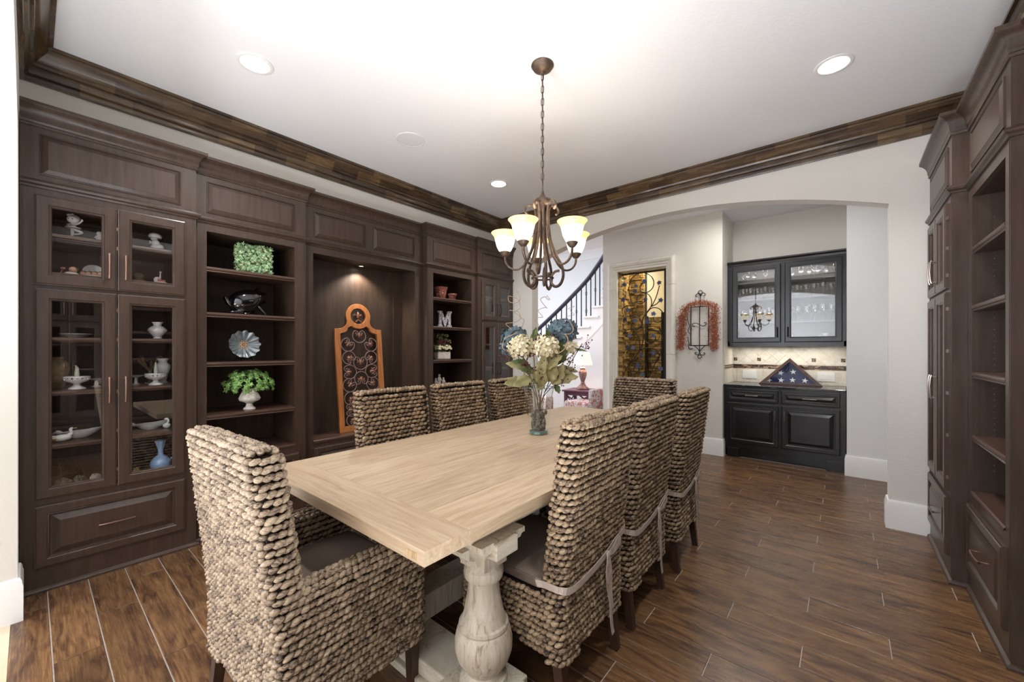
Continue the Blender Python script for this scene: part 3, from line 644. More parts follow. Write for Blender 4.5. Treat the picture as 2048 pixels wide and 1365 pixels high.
# ------------------------------------------------------------------ dining table
TX0, TX1, TY0, TY1, TZ = -2.19, -.925, .72, 3.53, .78
tb = thing('dining_table', 'long bleached oak trestle dining table with breadboard ends and whitewashed turned pedestals', 'table', ((TX0 + TX1) / 2, (TY0 + TY1) / 2, 0))
hx, hy = (TX1 - TX0) / 2, (TY1 - TY0) / 2
def board(x0, x1, y0, y1, m, th=.05, nm='tabletop_board'):
    mb = MB(); b = .005
    mb.rings([[(x0 + b, y0 + b, TZ - th), (x1 - b, y0 + b, TZ - th), (x1 - b, y1 - b, TZ - th), (x0 + b, y1 - b, TZ - th)],
              [(x0, y0, TZ - th + b), (x1, y0, TZ - th + b), (x1, y1, TZ - th + b), (x0, y1, TZ - th + b)],
              [(x0, y0, TZ - .0015), (x1, y0, TZ - .0015), (x1, y1, TZ - .0015), (x0, y1, TZ - .0015)],
              [(x0 + .0012, y0 + .0012, TZ), (x1 - .0012, y0 + .0012, TZ), (x1 - .0012, y1 - .0012, TZ), (x0 + .0012, y1 - .0012, TZ)]], True, True)
    return mk(nm, mb, m, tb)
BW = .185
e1 = board(-hx, hx, -hy, -hy + BW, M['oak_x'], nm='breadboard_end'); board(-hx, hx, hy - BW, hy, M['oak_x'], nm='breadboard_end')
for xx in (-hx + .035, hx - .085):
    mk('tenon', MB().box(xx, xx + .05, -hy - .0012, -hy + .01, TZ - .037, TZ - .016), M['tenon'], e1)
ws = [.21, .26, .215, .25, .2]; tot = sum(ws); x = -hx
for q in ws:
    x1 = x + q / tot * 2 * hx; board(x + .0005, x1 - .0005, -hy + BW + .0008, hy - BW - .0008, M['oak_y']); x = x1
ap = MB(); ap.box(-hx + .045, hx - .045, -hy + .24, hy - .24, TZ - .072, TZ - .05); ap.box(-hx + .075, hx - .075, -hy + .255, hy - .255, TZ - .105, TZ - .072)
mk('apron', ap, M['whitewash_x'], tb, bevel=.004)
turn = [(.088, .10), (.092, .115), (.088, .13), (.074, .138), (.068, .15), (.078, .165), (.098, .195), (.109, .23), (.110, .265), (.103, .298), (.094, .312), (.096, .320), (.094, .330), (.086, .335), (.075, .37), (.067, .41), (.061, .45), (.058, .485), (.060, .492), (.072, .500), (.076, .515), (.074, .535), (.066, .545), (.062, .56)]
for ey in (-hy + .385, hy - .385):
    tr = MB(); tr.box(-.66, .66, ey - .115, ey + .115, 0, .035); tr.box(-.64, .64, ey - .095, ey + .095, .035, .10)
    mk('foot_beam', tr, M['whitewash_x'], tb, bevel=.006)
    tp = MB(); tp.box(-.62, .62, ey - .06, ey + .06, .61, .67); mk('top_beam', tp, M['whitewash_x'], tb, bevel=.004)
    for ex in (-.5, .5):
        col = mk('turned_column', MB().lathe(turn, 40, (ex, ey, 0)), M['whitewash'], tb, smooth=24)
        cp = MB(); cp.box(ex - .105, ex + .105, ey - .12, ey + .12, .655, .675)
        cp.rings([[(ex + sx * w_, ey + sy * w_, zz_) for sx, sy in ((-1, -1), (1, -1), (1, 1), (-1, 1))] for w_, zz_ in ((.062, .55), (.062, .60), (.075, .612), (.082, .625), (.10, .64), (.104, .655))], True, True)
        mk('capital_block', cp, M['whitewash'], col)
        for s_ in (-1, 1):
            cb = MB(); pr = [(.06, .572), (.08, .575), (.09, .60), (.13, .62), (.155, .655), (.06, .655)]
            cb.rings([[(ex - .045, ey + s_ * a, h) for a, h in pr], [(ex + .045, ey + s_ * a, h) for a, h in pr]], True, True)
            mk('corbel', cb, M['whitewash'], col)
        mk('plinth', MB().box(ex - .12, ex + .12, ey - .12, ey + .12, .04, .105), M['whitewash'], col, bevel=.006)
stt = MB(); stt.box(-.07, .07, -hy + .4, hy - .4, .10, .22); mk('stretcher', stt, M['whitewash'], tb, bevel=.006)

# ------------------------------------------------------------------ seagrass chairs
def rounded_loop(corners, r, n=3):
    P = [Vector(c) for c in corners]; out = []
    for i in range(len(P)):
        a, b, c_ = P[i - 1], P[i], P[(i + 1) % len(P)]
        d0 = (a - b); d1 = (c_ - b); rr = min(r, d0.length * .45, d1.length * .45)
        p = b + d0.normalized() * rr; q = b + d1.normalized() * rr
        for k in range(n + 1):
            t = k / n; out.append((1 - t) ** 2 * p + 2 * t * (1 - t) * b + t * t * q)
    return out
def resample(pts, pitch, off, closed=True):
    P = pts + [pts[0]] if closed else pts
    seg = [(P[i + 1] - P[i]).length for i in range(len(P) - 1)]; L = sum(seg); n = max(int(round(L / pitch)), 1)
    res = []; acc = 0; i = 0
    for k in range(n):
        s = (k + off) * L / n
        while i < len(seg) - 1 and acc + seg[i] < s: acc += seg[i]; i += 1
        t = (s - acc) / max(seg[i], 1e-9); d = (P[i + 1] - P[i]).normalized()
        res.append((P[i] + (P[i + 1] - P[i]) * t, d))
    return res
TH = 6; AXN = [-1, -.72, -.36, 0, .36, .72, 1]
tv = []
for a in AXN:
    rr = .12 if abs(a) == 1 else (1 - abs(a) ** 2.4) ** .6
    for j in range(TH):
        t = 2 * math.pi * j / TH + a * .9; tv.append((a, rr * math.cos(t), rr * math.sin(t), j / TH))
tv = np.array(tv); tf = []
for i in range(len(AXN) - 1):
    for j in range(TH): k = (j + 1) % TH; tf.append((i * TH + j, i * TH + k, (i + 1) * TH + k, (i + 1) * TH + j))
tf = np.array(tf)
def weave_mesh(name, S, mat):
    """S: list of (pos, tangent, normal, L, W, H, slant)"""
    n = len(S); rg = np.random.RandomState(5)
    P = np.array([list(s[0]) for s in S]); T = np.array([list(s[1]) for s in S]); Nn = np.array([list(s[2]) for s in S])
    L, W, H, sl = [np.array([s[i] for s in S]) for i in (3, 4, 5, 6)]
    L = L * (1 + rg.uniform(-.16, .2, n)); W = W * (1 + rg.uniform(-.18, .2, n)); sl = sl + rg.uniform(-.13, .13, n)
    B = np.cross(Nn, T); A = np.cos(sl)[:, None] * T + np.sin(sl)[:, None] * B; A += Nn * rg.uniform(-.10, .10, n)[:, None]
    A /= np.linalg.norm(A, axis=1)[:, None]; C = np.cross(Nn, A); P = P + Nn * rg.uniform(-.002, .003, n)[:, None] + B * rg.uniform(-.0015, .0015, n)[:, None]
    V = P[:, None, :] + A[:, None, :] * (tv[None, :, 0:1] * L[:, None, None] / 2) + C[:, None, :] * (tv[None, :, 1:2] * W[:, None, None] / 2) + Nn[:, None, :] * (tv[None, :, 2:3] * H[:, None, None])
    F = tf[None] + (np.arange(n) * len(tv))[:, None, None]
    me = bpy.data.meshes.new(name); nv = n * len(tv); nf = n * len(tf)
    me.vertices.add(nv); me.vertices.foreach_set('co', V.reshape(-1)); me.loops.add(nf * 4); me.loops.foreach_set('vertex_index', F.reshape(-1).astype(np.int32))
    me.polygons.add(nf); me.polygons.foreach_set('loop_start', np.arange(nf, dtype=np.int32) * 4); me.polygons.foreach_set('loop_total', np.full(nf, 4, np.int32))
    me.update(); me.polygons.foreach_set('use_smooth', np.ones(nf, bool))
    ca = me.color_attributes.new('fib', 'FLOAT_COLOR', 'POINT'); rv = rg.uniform(0, 1, n)
    col = np.zeros((n, len(tv), 4)); col[:, :, 0] = rv[:, None]; col[:, :, 1] = tv[None, :, 3]; col[:, :, 2] = tv[None, :, 0] + rv[:, None] * 30; col[:, :, 3] = 1
    ca.data.foreach_set('color', col.reshape(-1)); me.materials.append(mat); return me
def add_loop(S, corners, z, pitch, off, L, W, H, sl, keep=None, r=.035, out=.004):
    for p, d in resample(rounded_loop(corners, r), pitch, off):
        n = Vector((d.y, -d.x, 0)); q = Vector((p.x, p.y, z))
        if keep and not keep(q, n): continue
        S.append((q + n * out, (d.x, d.y, 0), n, L, W, H, sl))
def add_line(S, a, b, n, pitch, off, L, W, H, sl):
    a, b = Vector(a), Vector(b)
    for p, d in resample([a, b], pitch, off, False): S.append((p, d, n, L, W, H, sl))
def build_chair(arm):
    S = []; hw = .315 if arm else .25; hd = .28 if arm else .26; top = 1.052 if arm else 1.086; az = .60; at_ = .075; seat = .43
    step = .0252; L, W, H = .0350, .0205, .0130; pit = .0235
    yr = lambda z: -hd + .01 - .075 * max(0, z - .45) / .63
    wd = (lambda z: .315 - .010 * max(0, z - .6) / .45) if arm else (lambda z: .25 + .008 * min(max((z - .3) / .7, 0), 1))
    bt = .085
    if arm: low = lambda q: q.z > .185 + .035 * max(0, 1 - abs(q.x) / hw) * (abs(q.y) > hd - .05)
    else: low = lambda q: q.z > .178 + (.05 * (1 - (q.y / hd) ** 2) if abs(q.x) > hw - .03 else .03 * (1 - (q.x / hw) ** 2))
    z = .175; i = 0
    while z < seat + .022:
        add_loop(S, [(-hw, -hd + .01), (hw, -hd + .01), (hw, hd), (-hw, hd)], z, pit, .5 * (i % 2), L, W, H, .38, lambda q, n: low(q))
        z += step; i += 1
    if arm:
        while z < az - .004:
            y0 = yr(z); yi = y0 + bt; xi = hw - at_
            add_loop(S, [(-hw, y0), (hw, y0), (hw, hd), (xi, hd), (xi, yi), (-xi, yi), (-xi, hd), (-hw, hd)], z, pit, .5 * (i % 2), L, W, H, .38, r=.025)
            z += step; i += 1
        for s_ in (-1, 1):
            for j, o in enumerate((.004, .028, .05, .071)):
                nn = Vector(((-.6 if j == 0 else .6 if j == 3 else 0) * -s_, 0, .8 if j in (0, 3) else 1)).normalized()
                add_line(S, (s_ * (hw - o), yr(az) + .05, az - (.004 if j in (0, 3) else -.004)), (s_ * (hw - o), hd, az - (.004 if j in (0, 3) else -.004)), nn, pit, .5 * (j % 2), L, W, H, .32 * s_)
    while z < top - .003:
        y0 = yr(z); w_ = wd(z) - (.006 if z > top - .03 else 0); yi = y0 + bt - .012 * (z - .45)
        add_loop(S, [(-w_, y0), (w_, y0), (w_, yi), (-w_, yi)], z, pit, .5 * (i % 2), L, W, H, .38, lambda q, n: n.y < .92)
        z += step; i += 1
    # wider diamond rows on the face of the backrest
    z = seat + .02; i = 0
    while z < top - .01:
        w_ = wd(z) - .020 - (at_ if arm and z < az else 0); yi = yr(z) + bt - .012 * (z - .45)
        add_line(S, (w_, yi, z), (-w_, yi, z), Vector((0, 1, 0)), .036, .5 * (i % 2), .041, .026, .0145, .16)
        z += .0262; i += 1
    y0 = yr(top); w_ = wd(top) - .012
    for j, (o, dz) in enumerate(((.006, -.001), (.026, .005), (.048, .005), (.068, -.001))):
        add_line(S, (-w_, y0 + o, top + dz), (w_, y0 + o, top + dz), Vector((0, (-.5, 0, 0, .5)[j], .9)).normalized(), pit, .5 * (j % 2), L, W, H, .3)
    return S, dict(hw=hw, hd=hd, top=top, yr=yr, wd=wd, bt=bt, az=az, at=at_, seat=seat)
def chair_proto(arm, name, label, mat):
    S, g = build_chair(arm); root = thing(name, label, 'chair'); hw, hd = g['hw'], g['hd']; e = .004
    me = weave_mesh('woven_seagrass', S, mat); o = bpy.data.objects.new('woven_seagrass', me); COL.objects.link(o); o.parent = root; o['kind'] = 'stuff'
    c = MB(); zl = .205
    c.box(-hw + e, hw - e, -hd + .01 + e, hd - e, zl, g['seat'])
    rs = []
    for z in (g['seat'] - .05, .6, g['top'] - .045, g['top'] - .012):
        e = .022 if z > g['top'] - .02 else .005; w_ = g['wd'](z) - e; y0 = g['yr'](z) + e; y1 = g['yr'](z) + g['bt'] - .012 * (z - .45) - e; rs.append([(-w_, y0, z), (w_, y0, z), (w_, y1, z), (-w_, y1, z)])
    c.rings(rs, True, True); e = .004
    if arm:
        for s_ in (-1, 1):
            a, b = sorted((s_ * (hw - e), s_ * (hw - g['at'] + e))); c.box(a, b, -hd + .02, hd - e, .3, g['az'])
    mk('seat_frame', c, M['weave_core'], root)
    for sx in (-1, 1):
        for sy in (-1, 1):
            x_, y_ = sx * (hw - .035), sy * (hd - .035) + (0.0 if sy > 0 else .01); sp_ = -.03 if sy < 0 else 0
            lg = MB(); lg.rings([[(x_ + a * h_, y_ + b * h_ + o_, z_) for a, b in ((-1, -1), (1, -1), (1, 1), (-1, 1))] for h_, o_, z_ in ((.017, sp_, 0), (.023, 0, .25))], True, True)
            mk('leg', lg, M['chairleg'], root, bevel=.002)
    ih = (hw - g['at'] - .004) if arm else hw - .012; yb = -hd + g['bt'] + .012
    def ringc(k, z): return [Vector((p.x, p.y, z)) for p in rounded_loop([(-ih + k, yb + k), (ih - k, yb + k), (ih - k, hd - .01 - k), (-ih + k, hd - .01 - k)], .04, 4)]
    cu = MB(); cu.rings([ringc(.008, .436), ringc(0, .443), ringc(0, .470), ringc(.006, .479), ringc(.03, .487), ringc(.10, .491)], True, True)
    cs = mk('seat_cushion', cu, M['linen'], root, smooth=50)
    mk('piping', MB().tube(ringc(-.002, .472) + [ringc(-.002, .472)[0]], .0035, 6, caps=False), M['linen'], cs, smooth=60)
    if not arm:
        t = MB(); w2 = g['wd'](.5) + .017; rY = g['yr'](.5) - .017
        P = [(-.20, -.13, .468), (-w2 + .004, -.15, .48), (-w2, -.19, .488), (-w2 + .008, rY + .008, .488), (-.2, rY - .003, .474), (-.08, rY - .004, .480), (.02, rY - .004, .494), (.06, rY - .005, .503), (.15, rY - .004, .528), (w2 - .02, rY, .545), (w2, rY + .03, .535), (w2, -.19, .5), (w2 - .01, -.14, .48), (.2, -.12, .468)]
        P = smooth_pts(P, 4); nr = []
        for p in P: nr.append((0, 0, 1) if abs(p.x) < .235 and p.y > rY + .05 else ((-1 if p.x < 0 else 1, 0, 0) if p.y > rY + .012 else (0, -1, 0)))
        t.ribbon(P, nr, .025, .003)
        rk = rY - .008; kx = .06; kz = .503
        t.ell((kx, rk - .004, kz), (.014, .010, .014), 8, 5)
        for lp in ([(kx, kz), (kx - .02, kz - .025), (kx - .035, kz - .075), (kx - .018, kz - .105), (kx + .002, kz - .07), (kx, kz)], [(kx, kz), (kx + .035, kz + .02), (kx + .075, kz + .045), (kx + .085, kz + .025), (kx + .045, kz + .002), (kx, kz)]):
            t.ribbon([Vector((p.x, rk - .006 - .010 * math.sin(math.pi * i / 20), p.y)) for i, p in enumerate(smooth_pts([(a, b, 0) for a, b in lp], 4))], (0, -1, 0), .018, .0025)
        for tl in ([(kx, kz), (kx - .012, kz - .10), (kx + .01, kz - .2), (kx + .02, kz - .30), (kx + .03, kz - .345)], [(kx, kz), (kx + .02, kz - .08), (kx + .016, kz - .17), (kx + .03, kz - .24)]):
            t.ribbon([Vector((p.x, rk - .004 - .008 * i / 16, p.y)) for i, p in enumerate(smooth_pts([(a, b, 0) for a, b in tl], 4))], (0, -1, 0), .021, .0025)
        mk('tie_ribbon', t, M['linen_pale'], cs)
    return root
side = chair_proto(False, 'dining_chair', None, M['weave'])
GR = 'woven seagrass side chairs'
spots = [((-1.045, 1.485), 90, 'woven seagrass side chair nearest the camera in the right row, ribbon bow on its back'),
         ((-1.045, 2.08), 91, 'woven seagrass side chair in the middle of the right row, ribbon bow on its back'),
         ((-1.035, 2.73), 92, 'woven seagrass side chair farthest back in the right row, nearest the arched opening'),
         ((-2.03, 1.54), -90, 'woven seagrass side chair on the cabinet side, in front of the orange scroll panel'),
         ((-2.03, 2.14), -90, 'woven seagrass side chair in the middle of the cabinet-side row'),
         ((-2.03, 2.765), -90, 'woven seagrass side chair on the cabinet side, just left of the glass vase')]
for i, ((x, y), rz, lab) in enumerate(spots):
    o = side if i == 0 else copy_tree(side)
    o.location = (x, y, 0); o.rotation_euler = (0, 0, R(rz)); tag(o, lab, 'chair', GR)
a1 = chair_proto(True, 'dining_armchair', 'large pale woven seagrass armchair in the foreground, seen from behind', M['weave_pale'])
a1.location = (-1.62, .735, 0); a1.rotation_euler = (0, 0, R(2.5)); a1['group'] = 'woven seagrass armchairs at the table ends'
a2 = copy_tree(a1); a2.location = (-1.56, 3.68, 0); a2.rotation_euler = (0, 0, R(180)); a2['label'] = 'woven seagrass armchair at the far end of the table, before the iron gate'

# ------------------------------------------------------------------ vase, pebbles and flowers
VX, VY = -1.614, 2.230
yaw = R(39.7)
va = thing('glass_vase', 'tall flared clear glass vase with a thick green base on the table', 'vase', (VX, VY, TZ), yaw)
outer = [(.0, .002), (.060, .002), (.066, .010), (.067, .03), (.070, .06), (.080, .16), (.092, .25), (.106, .32)]
mk('bowl', MB().lathe(outer, 40, cap0=False, cap1=False), M['vase'], va, smooth=60)
mk('thick_base', MB().lathe([(0, .001), (.058, .001), (.064, .008), (.065, .020), (.055, .026), (0, .024)], 32, cap0=False, cap1=False), M['vasebase'], va, smooth=50)
mk('rim', MB().tube([(.106 * math.cos(R(a)), .106 * math.sin(R(a)), .32) for a in range(0, 361, 9)], .0018, 6, caps=False), M['vasebase'], va, smooth=60)
def pebble_mesh(seed):
    rr = random.Random(seed); mb = MB(); mb.ell((0, 0, 0), (.018, .013, .010), 8, 6); mb.v = [(x * rr.uniform(.85, 1.15), y * rr.uniform(.85, 1.15), z * rr.uniform(.9, 1.1)) for x, y, z in mb.v]; return mb
p0 = None; pr = random.Random(3)
for i in range(70):
    z = .036 + (i / 70) * .115; rmax = .067 + (z - .03) * .1 - .026; a = i * 2.4 + pr.random(); r_ = rmax * (pr.random() ** .35)
    loc = (VX + r_ * math.cos(a), VY + r_ * math.sin(a), TZ + z)
    rot = (pr.uniform(0, 6), pr.uniform(0, 6), pr.uniform(0, 6))
    if p0 is None: p0 = solo('pebble', pebble_mesh(1), M['pebble'], 'dark grey river pebble in the bottom of the glass vase', 'pebble', loc, rot=rot, group='river pebbles in the glass vase', smooth=60)
    else: like(p0, None, loc, rot=rot, scale=[pr.uniform(.8, 1.25)] * 3)
fx = thing('flower_arrangement', 'artificial cream and blue hydrangeas with sage leaves and berries standing in the vase', 'flowers', (VX, VY, TZ), yaw)
fr = random.Random(11)
def petal(mb, c, n, size, spin):
    n = Vector(n).normalized(); u = n.orthogonal().normalized(); u = Quaternion(n, spin) @ u; v = n.cross(u)
    for k in range(4):
        a = k * math.pi / 2; d = u * math.cos(a) + v * math.sin(a); e = n.cross(d); c_ = Vector(c)
        P = [c_, c_ + d * size * .5 + e * size * .38 + n * size * .06, c_ + d * size + e * size * .22 + n * size * .16, c_ + d * size * 1.05 - e * size * .2 + n * size * .14, c_ + d * size * .5 - e * size * .38 + n * size * .08]
        mb.add(P, [(0, 1, 2, 3, 4)])
def hydrangea(name, c, r, m, sq=.8, n=48, ps=.031, lab=None):
    mb = MB(); mb.ell(c, (r * .72, r * .72, r * .72 * sq), 10, 7)
    for i in range(n):
        t = math.acos(1 - 2 * (i + .5) / n * .93); a = i * 2.39996
        d = Vector((math.sin(t) * math.cos(a), math.sin(t) * math.sin(a), math.cos(t) * sq)); p = Vector(c) + d * r * fr.uniform(.86, 1.06)
        petal(mb, p, d + Vector((fr.uniform(-.3, .3), fr.uniform(-.3, .3), fr.uniform(-.2, .3))), ps * fr.uniform(.8, 1.2), fr.random() * 6)
    o = mk(name, mb, m, fx); tag(o, lab); return o
hydrangea('hydrangea_head', (-.118, -.03, .60), .092, M['cream_petal'], lab='cream hydrangea head, left')
hydrangea('hydrangea_head', (.048, -.045, .595), .088, M['cream_petal'], lab='cream hydrangea head, centre')
hydrangea('hydrangea_head', (.215, .0, .595), .045, M['cream_petal'], n=18, ps=.027, lab='small cream hydrangea head, right')
hydrangea('hydrangea_head', (-.165, .05, .655), .088, M['blue_petal'], lab='dusty blue hydrangea head, left')
hydrangea('hydrangea_head', (-.205, .03, .595), .055, M['blue_petal'], n=30, lab='dusty blue hydrangea cluster, low left')
hydrangea('hydrangea_head', (.165, .03, .705), .100, M['blue_petal'], n=64, lab='dusty blue hydrangea head, right')
def leaf(c, tip, wd, nrm, curl=.15, m='sage'):
    c, tip = Vector(c), Vector(tip); d = tip - c; L = d.length; d = d.normalized(); n = Vector(nrm).normalized(); n = (n - d * n.dot(d)).normalized(); e = d.cross(n); mb = MB(); k = 8; rs = []
    for i in range(k + 1):
        t = i / k; w_ = wd * (math.sin(math.pi * (t ** .8)) ** .8 + .02) * .5; p = c + d * L * t + n * (-curl * L * (t - .3) ** 2); wob = .08 * wd * math.sin(i * 2.3)
        rs.append([p - e * (w_ + wob) + n * w_ * .35, p - e * w_ * .5 + n * w_ * .08, p, p + e * w_ * .5 + n * w_ * .08, p + e * (w_ - wob) + n * w_ * .35])
    mb.rings(rs, closed=False); o = mk('leaf', mb, M[m], fx, smooth=60); s_ = o.modifiers.new('solid', 'SOLIDIFY'); s_.thickness = .001; return o
F_ = (0, -1, .25)
for c_, tp, wd_, n_, m_n in [((.10, -.03, .44), (.27, -.02, .435), .062, (.1, -1, .5), 'sage'), ((.08, -.03, .37), (.265, -.05, .40), .088, (.1, -1, .4), 'sage'), ((.02, -.06, .47), (.15, -.09, .54), .10, F_, 'sage'),
        ((.06, -.05, .36), (.10, -.10, .50), .10, F_, 'sage'), ((.03, -.06, .33), (-.01, -.09, .47), .08, F_, 'sage'), ((.09, -.05, .34), (.16, -.08, .48), .09, F_, 'sage'), ((.0, -.07, .40), (.04, -.10, .55), .07, F_, 'sage'), ((-.05, -.03, .46), (-.225, -.05, .485), .062, F_, 'sage'), ((-.05, -.05, .39), (-.175, -.1, .335), .08, (.1, -1, .6), 'sage'), ((-.12, -.02, .37), (-.235, -.06, .345), .07, F_, 'sage'),
        ((.13, .0, .47), (.16, -.03, .66), .10, F_, 'olive'), ((.17, .0, .50), (.10, -.02, .62), .09, F_, 'olive'), ((.09, 0, .60), (.06, -.02, .72), .06, F_, 'olive'), ((.20, .0, .575), (.335, 0, .575), .035, (0, -.6, 1), 'olive'), ((-.06, -.05, .55), (-.16, -.10, .57), .04, F_, 'olive'), ((-.04, -.05, .61), (-.02, -.05, .73), .05, F_, 'olive'), ((-.07, -.04, .49), (-.19, -.06, .50), .04, F_, 'olive'), ((.0, -.06, .58), (-.1, -.09, .62), .04, F_, 'olive'), ((.02, -.05, .34), (-.05, -.08, .44), .08, F_, 'sage'), ((.11, -.02, .34), (.14, -.04, .28), .04, F_, 'olive'), ((.0, -.05, .30), (.03, -.07, .42), .06, F_, 'sage'), ((-.02, -.04, .42), (-.14, -.07, .46), .05, F_, 'olive')]:
    leaf(c_, tp, wd_, n_, m=m_n)
sm = MB()
for x_, y_, z_ in [(-.118, -.03, .56), (.048, -.04, .56), (.215, 0, .57), (-.165, .05, .6), (.165, .03, .63), (-.04, -.03, .6), (.30, 0, .62), (-.10, 0, .5), (.1, -.05, .42), (.08, 0, .5), (-.05, -.05, .4), (0, 0, .5)]:
    a = fr.uniform(0, 6); sm.tube(smooth_pts([(.03 * math.cos(a), .03 * math.sin(a), .05), (.045 * math.cos(a) * .3 + x_ * .15, .02 * math.sin(a), .25), (x_ * .5, y_ * .5, .38), (x_, y_, z_)], 4), .0028, 6)
mk('stems', sm, M['stem'], fx, kind='stuff')
bb = MB()
for cx_, cz_, n_ in [(-.02, .66, 14), (.09, .66, 10), (-.09, .50, 16), (-.05, .43, 14), (.09, .54, 12), (-.06, .56, 12), (.31, .61, 12), (.15, .36, 6), (.20, .515, 8), (.22, .46, 10), (-.12, .56, 8), (.0, .40, 12), (-.22, .54, 8), (.03, .48, 10)]:
    for i in range(n_):
        p = (cx_ + fr.gauss(0, .020), -.07 + fr.gauss(0, .012), cz_ + fr.gauss(0, .022)); bb.ell(p, .0052, 6, 4)
        bb.tube([p, (cx_, -.05, cz_ - .03)], .0009, 4)
mk('berries', bb, M['berry'], fx, kind='stuff')
def curl(pts, r=.0022): mk('curly_twig', MB().tube(smooth_pts(pts, 7), r, 6), M['twig'], fx, smooth=60)
curl([(-.13, .0, .55), (-.155, -.02, .66), (-.19, 0, .72), (-.225, 0, .755), (-.165, 0, .765), (-.125, 0, .79), (-.14, .01, .82), (-.165, 0, .835), (-.13, -.01, .86), (-.13, 0, .895), (-.15, .02, .93), (-.205, 0, .945), (-.20, -.01, .905), (-.15, -.01, .90), (-.125, 0, .93), (-.15, 0, .975), (-.125, 0, .97)])
curl([(-.1, .03, .6), (-.12, .05, .70), (-.1, .03, .78), (-.12, .03, .80), (-.14, .03, .84), (-.20, .03, .85)])
curl([(-.04, .02, .58), (-.02, .03, .72), (.0, .03, .75), (-.025, .03, .785), (.0, .03, .80), (.03, .03, .805), (.0, .04, .85), (.045, .03, .87), (.06, .03, .865), (.03, .03, .90), (.015, .03, .93), (.05, .03, .945), (.06, .03, .93), (.08, .03, .925), (.058, .03, .955)])
curl([(.12, -.1, .55), (.16, -.12, .58), (.185, -.12, .64), (.165, -.12, .68)], .0035)
curl([(.16, -.08, .68), (.21, -.09, .685), (.225, -.08, .72), (.20, -.08, .77)], .003)
curl([(.15, .04, .70), (.19, .03, .80), (.25, .03, .82), (.22, .03, .85), (.25, .03, .88), (.205, .03, .86)], .0016)
curl([(-.2, -.05, .56), (-.245, -.06, .59), (-.23, -.05, .65), (-.15, -.06, .69)], .003)

# ------------------------------------------------------------------ stone surround, iron gate, cellar
cx_ = (DX0 + DX1) / 2
sr = thing('stone_door_surround', 'carved cream cast-stone surround around the iron gate opening', 'door surround', (cx_, Y2, 0))
SP = [(-.128, -.002), (-.128, .075), (-.118, .098), (-.104, .108), (-.088, .108), (-.082, .098), (-.074, .098), (-.062, .085), (-.056, .068), (-.046, .064), (-.036, .064), (-.030, .048), (-.022, .045), (0, .045), (0, -.002)]
hw_ = (DX1 - DX0) / 2
def surround_piece(kind, z0, z1, s_=0):
    mb = MB(); P = SP
    if kind == 'jamb':
        mb.rings([[(s_ * (hw_ - o), -y, z) for o, y in P] for z in (z0, z1)], True, True)
    else:
        mb.rings([[(x0 * (hw_ - o) if x0 else (0), -y, DZ - o) for o, y in P] for x0 in z0], True, True)
    return mk('stone_block', mb, M['stone'], sr)
for s_ in (-1, 1):
    for z0, z1 in ((0, .35), (.353, 1.29), (1.293, 2.24)): surround_piece('jamb', z0, z1, s_)
    mb = MB(); mb.rings([[(s_ * (hw_ - o), -y, 2.243) for o, y in SP], [(s_ * (hw_ - o), -y, DZ - o) for o, y in SP], [(s_ * .0015, -y, DZ - o) for o, y in SP]], True, True); mk('stone_block', mb, M['stone'], sr)
ja = MB(); ja.box(DX0 - .001, DX0 + .0, Y2, Y2 + .25, 0, DZ)
# iron gate
A = [(-2.581, 0.941), (-2.505, 1.102), (-2.387, 1.246), (-2.3, 1.374), (-2.264, 1.527), (-2.271, 1.667), (-2.3, 1.78), (-2.343, 1.881), (-2.416, 2.012), (-2.468, 2.144), (-2.483, 2.289), (-2.445, 2.413), (-2.357, 2.474), (-2.257, 2.48), (-2.158, 2.429), (-2.112, 2.341), (-2.123, 2.253), (-2.186, 2.197), (-2.257, 2.196), (-2.307, 2.243), (-2.307, 2.299), (-2.257, 2.343)]
B = [(-2.285, 1.723), (-2.264, 1.82), (-2.2, 1.914), (-2.151, 1.98), (-2.144, 2.076), (-2.186, 2.155), (-2.25, 2.186), (-2.314, 2.174), (-2.357, 2.121), (-2.35, 2.057), (-2.3, 2.032), (-2.242, 2.056)]
C_ = [(-2.242, 1.847), (-2.158, 1.946), (-2.075, 1.957), (-2.007, 1.916), (-1.977, 1.846), (-1.994, 1.78), (-2.048, 1.744), (-2.103, 1.771), (-2.116, 1.827)]
D_ = [(-2.3, 1.766), (-2.343, 1.824), (-2.445, 1.858), (-2.535, 1.848), (-2.588, 1.909), (-2.581, 1.981), (-2.505, 2.011), (-2.431, 2.006)]
E_ = [(-2.292, 1.71), (-2.343, 1.662), (-2.416, 1.665), (-2.445, 1.716), (-2.416, 1.771)]
F__ = [(-2.321, 1.346), (-2.321, 1.486), (-2.372, 1.6), (-2.445, 1.659), (-2.535, 1.64), (-2.588, 1.576)]
G__ = [(-2.271, 1.457), (-2.242, 1.582), (-2.158, 1.638), (-2.062, 1.626), (-1.994, 1.549), (-1.974, 1.441), (-1.994, 1.346), (-2.062, 1.21), (-2.116, 1.099), (-2.186, 0.944)]
H__ = [(-2.257, 1.555), (-2.228, 1.471), (-2.158, 1.442), (-2.096, 1.483), (-2.082, 1.551)]
I__ = [(-2.314, 1.346), (-2.214, 1.38), (-2.116, 1.373), (-2.048, 1.319), (-2.034, 1.237), (-2.075, 1.182), (-2.144, 1.16), (-2.193, 1.207), (-2.186, 1.277)]
J__ = [(-2.2, 0.944), (-2.207, 1.068), (-2.242, 1.165), (-2.314, 1.212), (-2.401, 1.197), (-2.475, 1.131), (-2.475, 1.045), (-2.416, 0.991), (-2.343, 1.022), (-2.328, 1.107)]
K__ = [(-2.144, 1.973), (-2.075, 2.112), (-2.028, 2.271)]; L__ = [(-2.144, 1.98), (-2.07, 2.01), (-2.028, 2.053)]
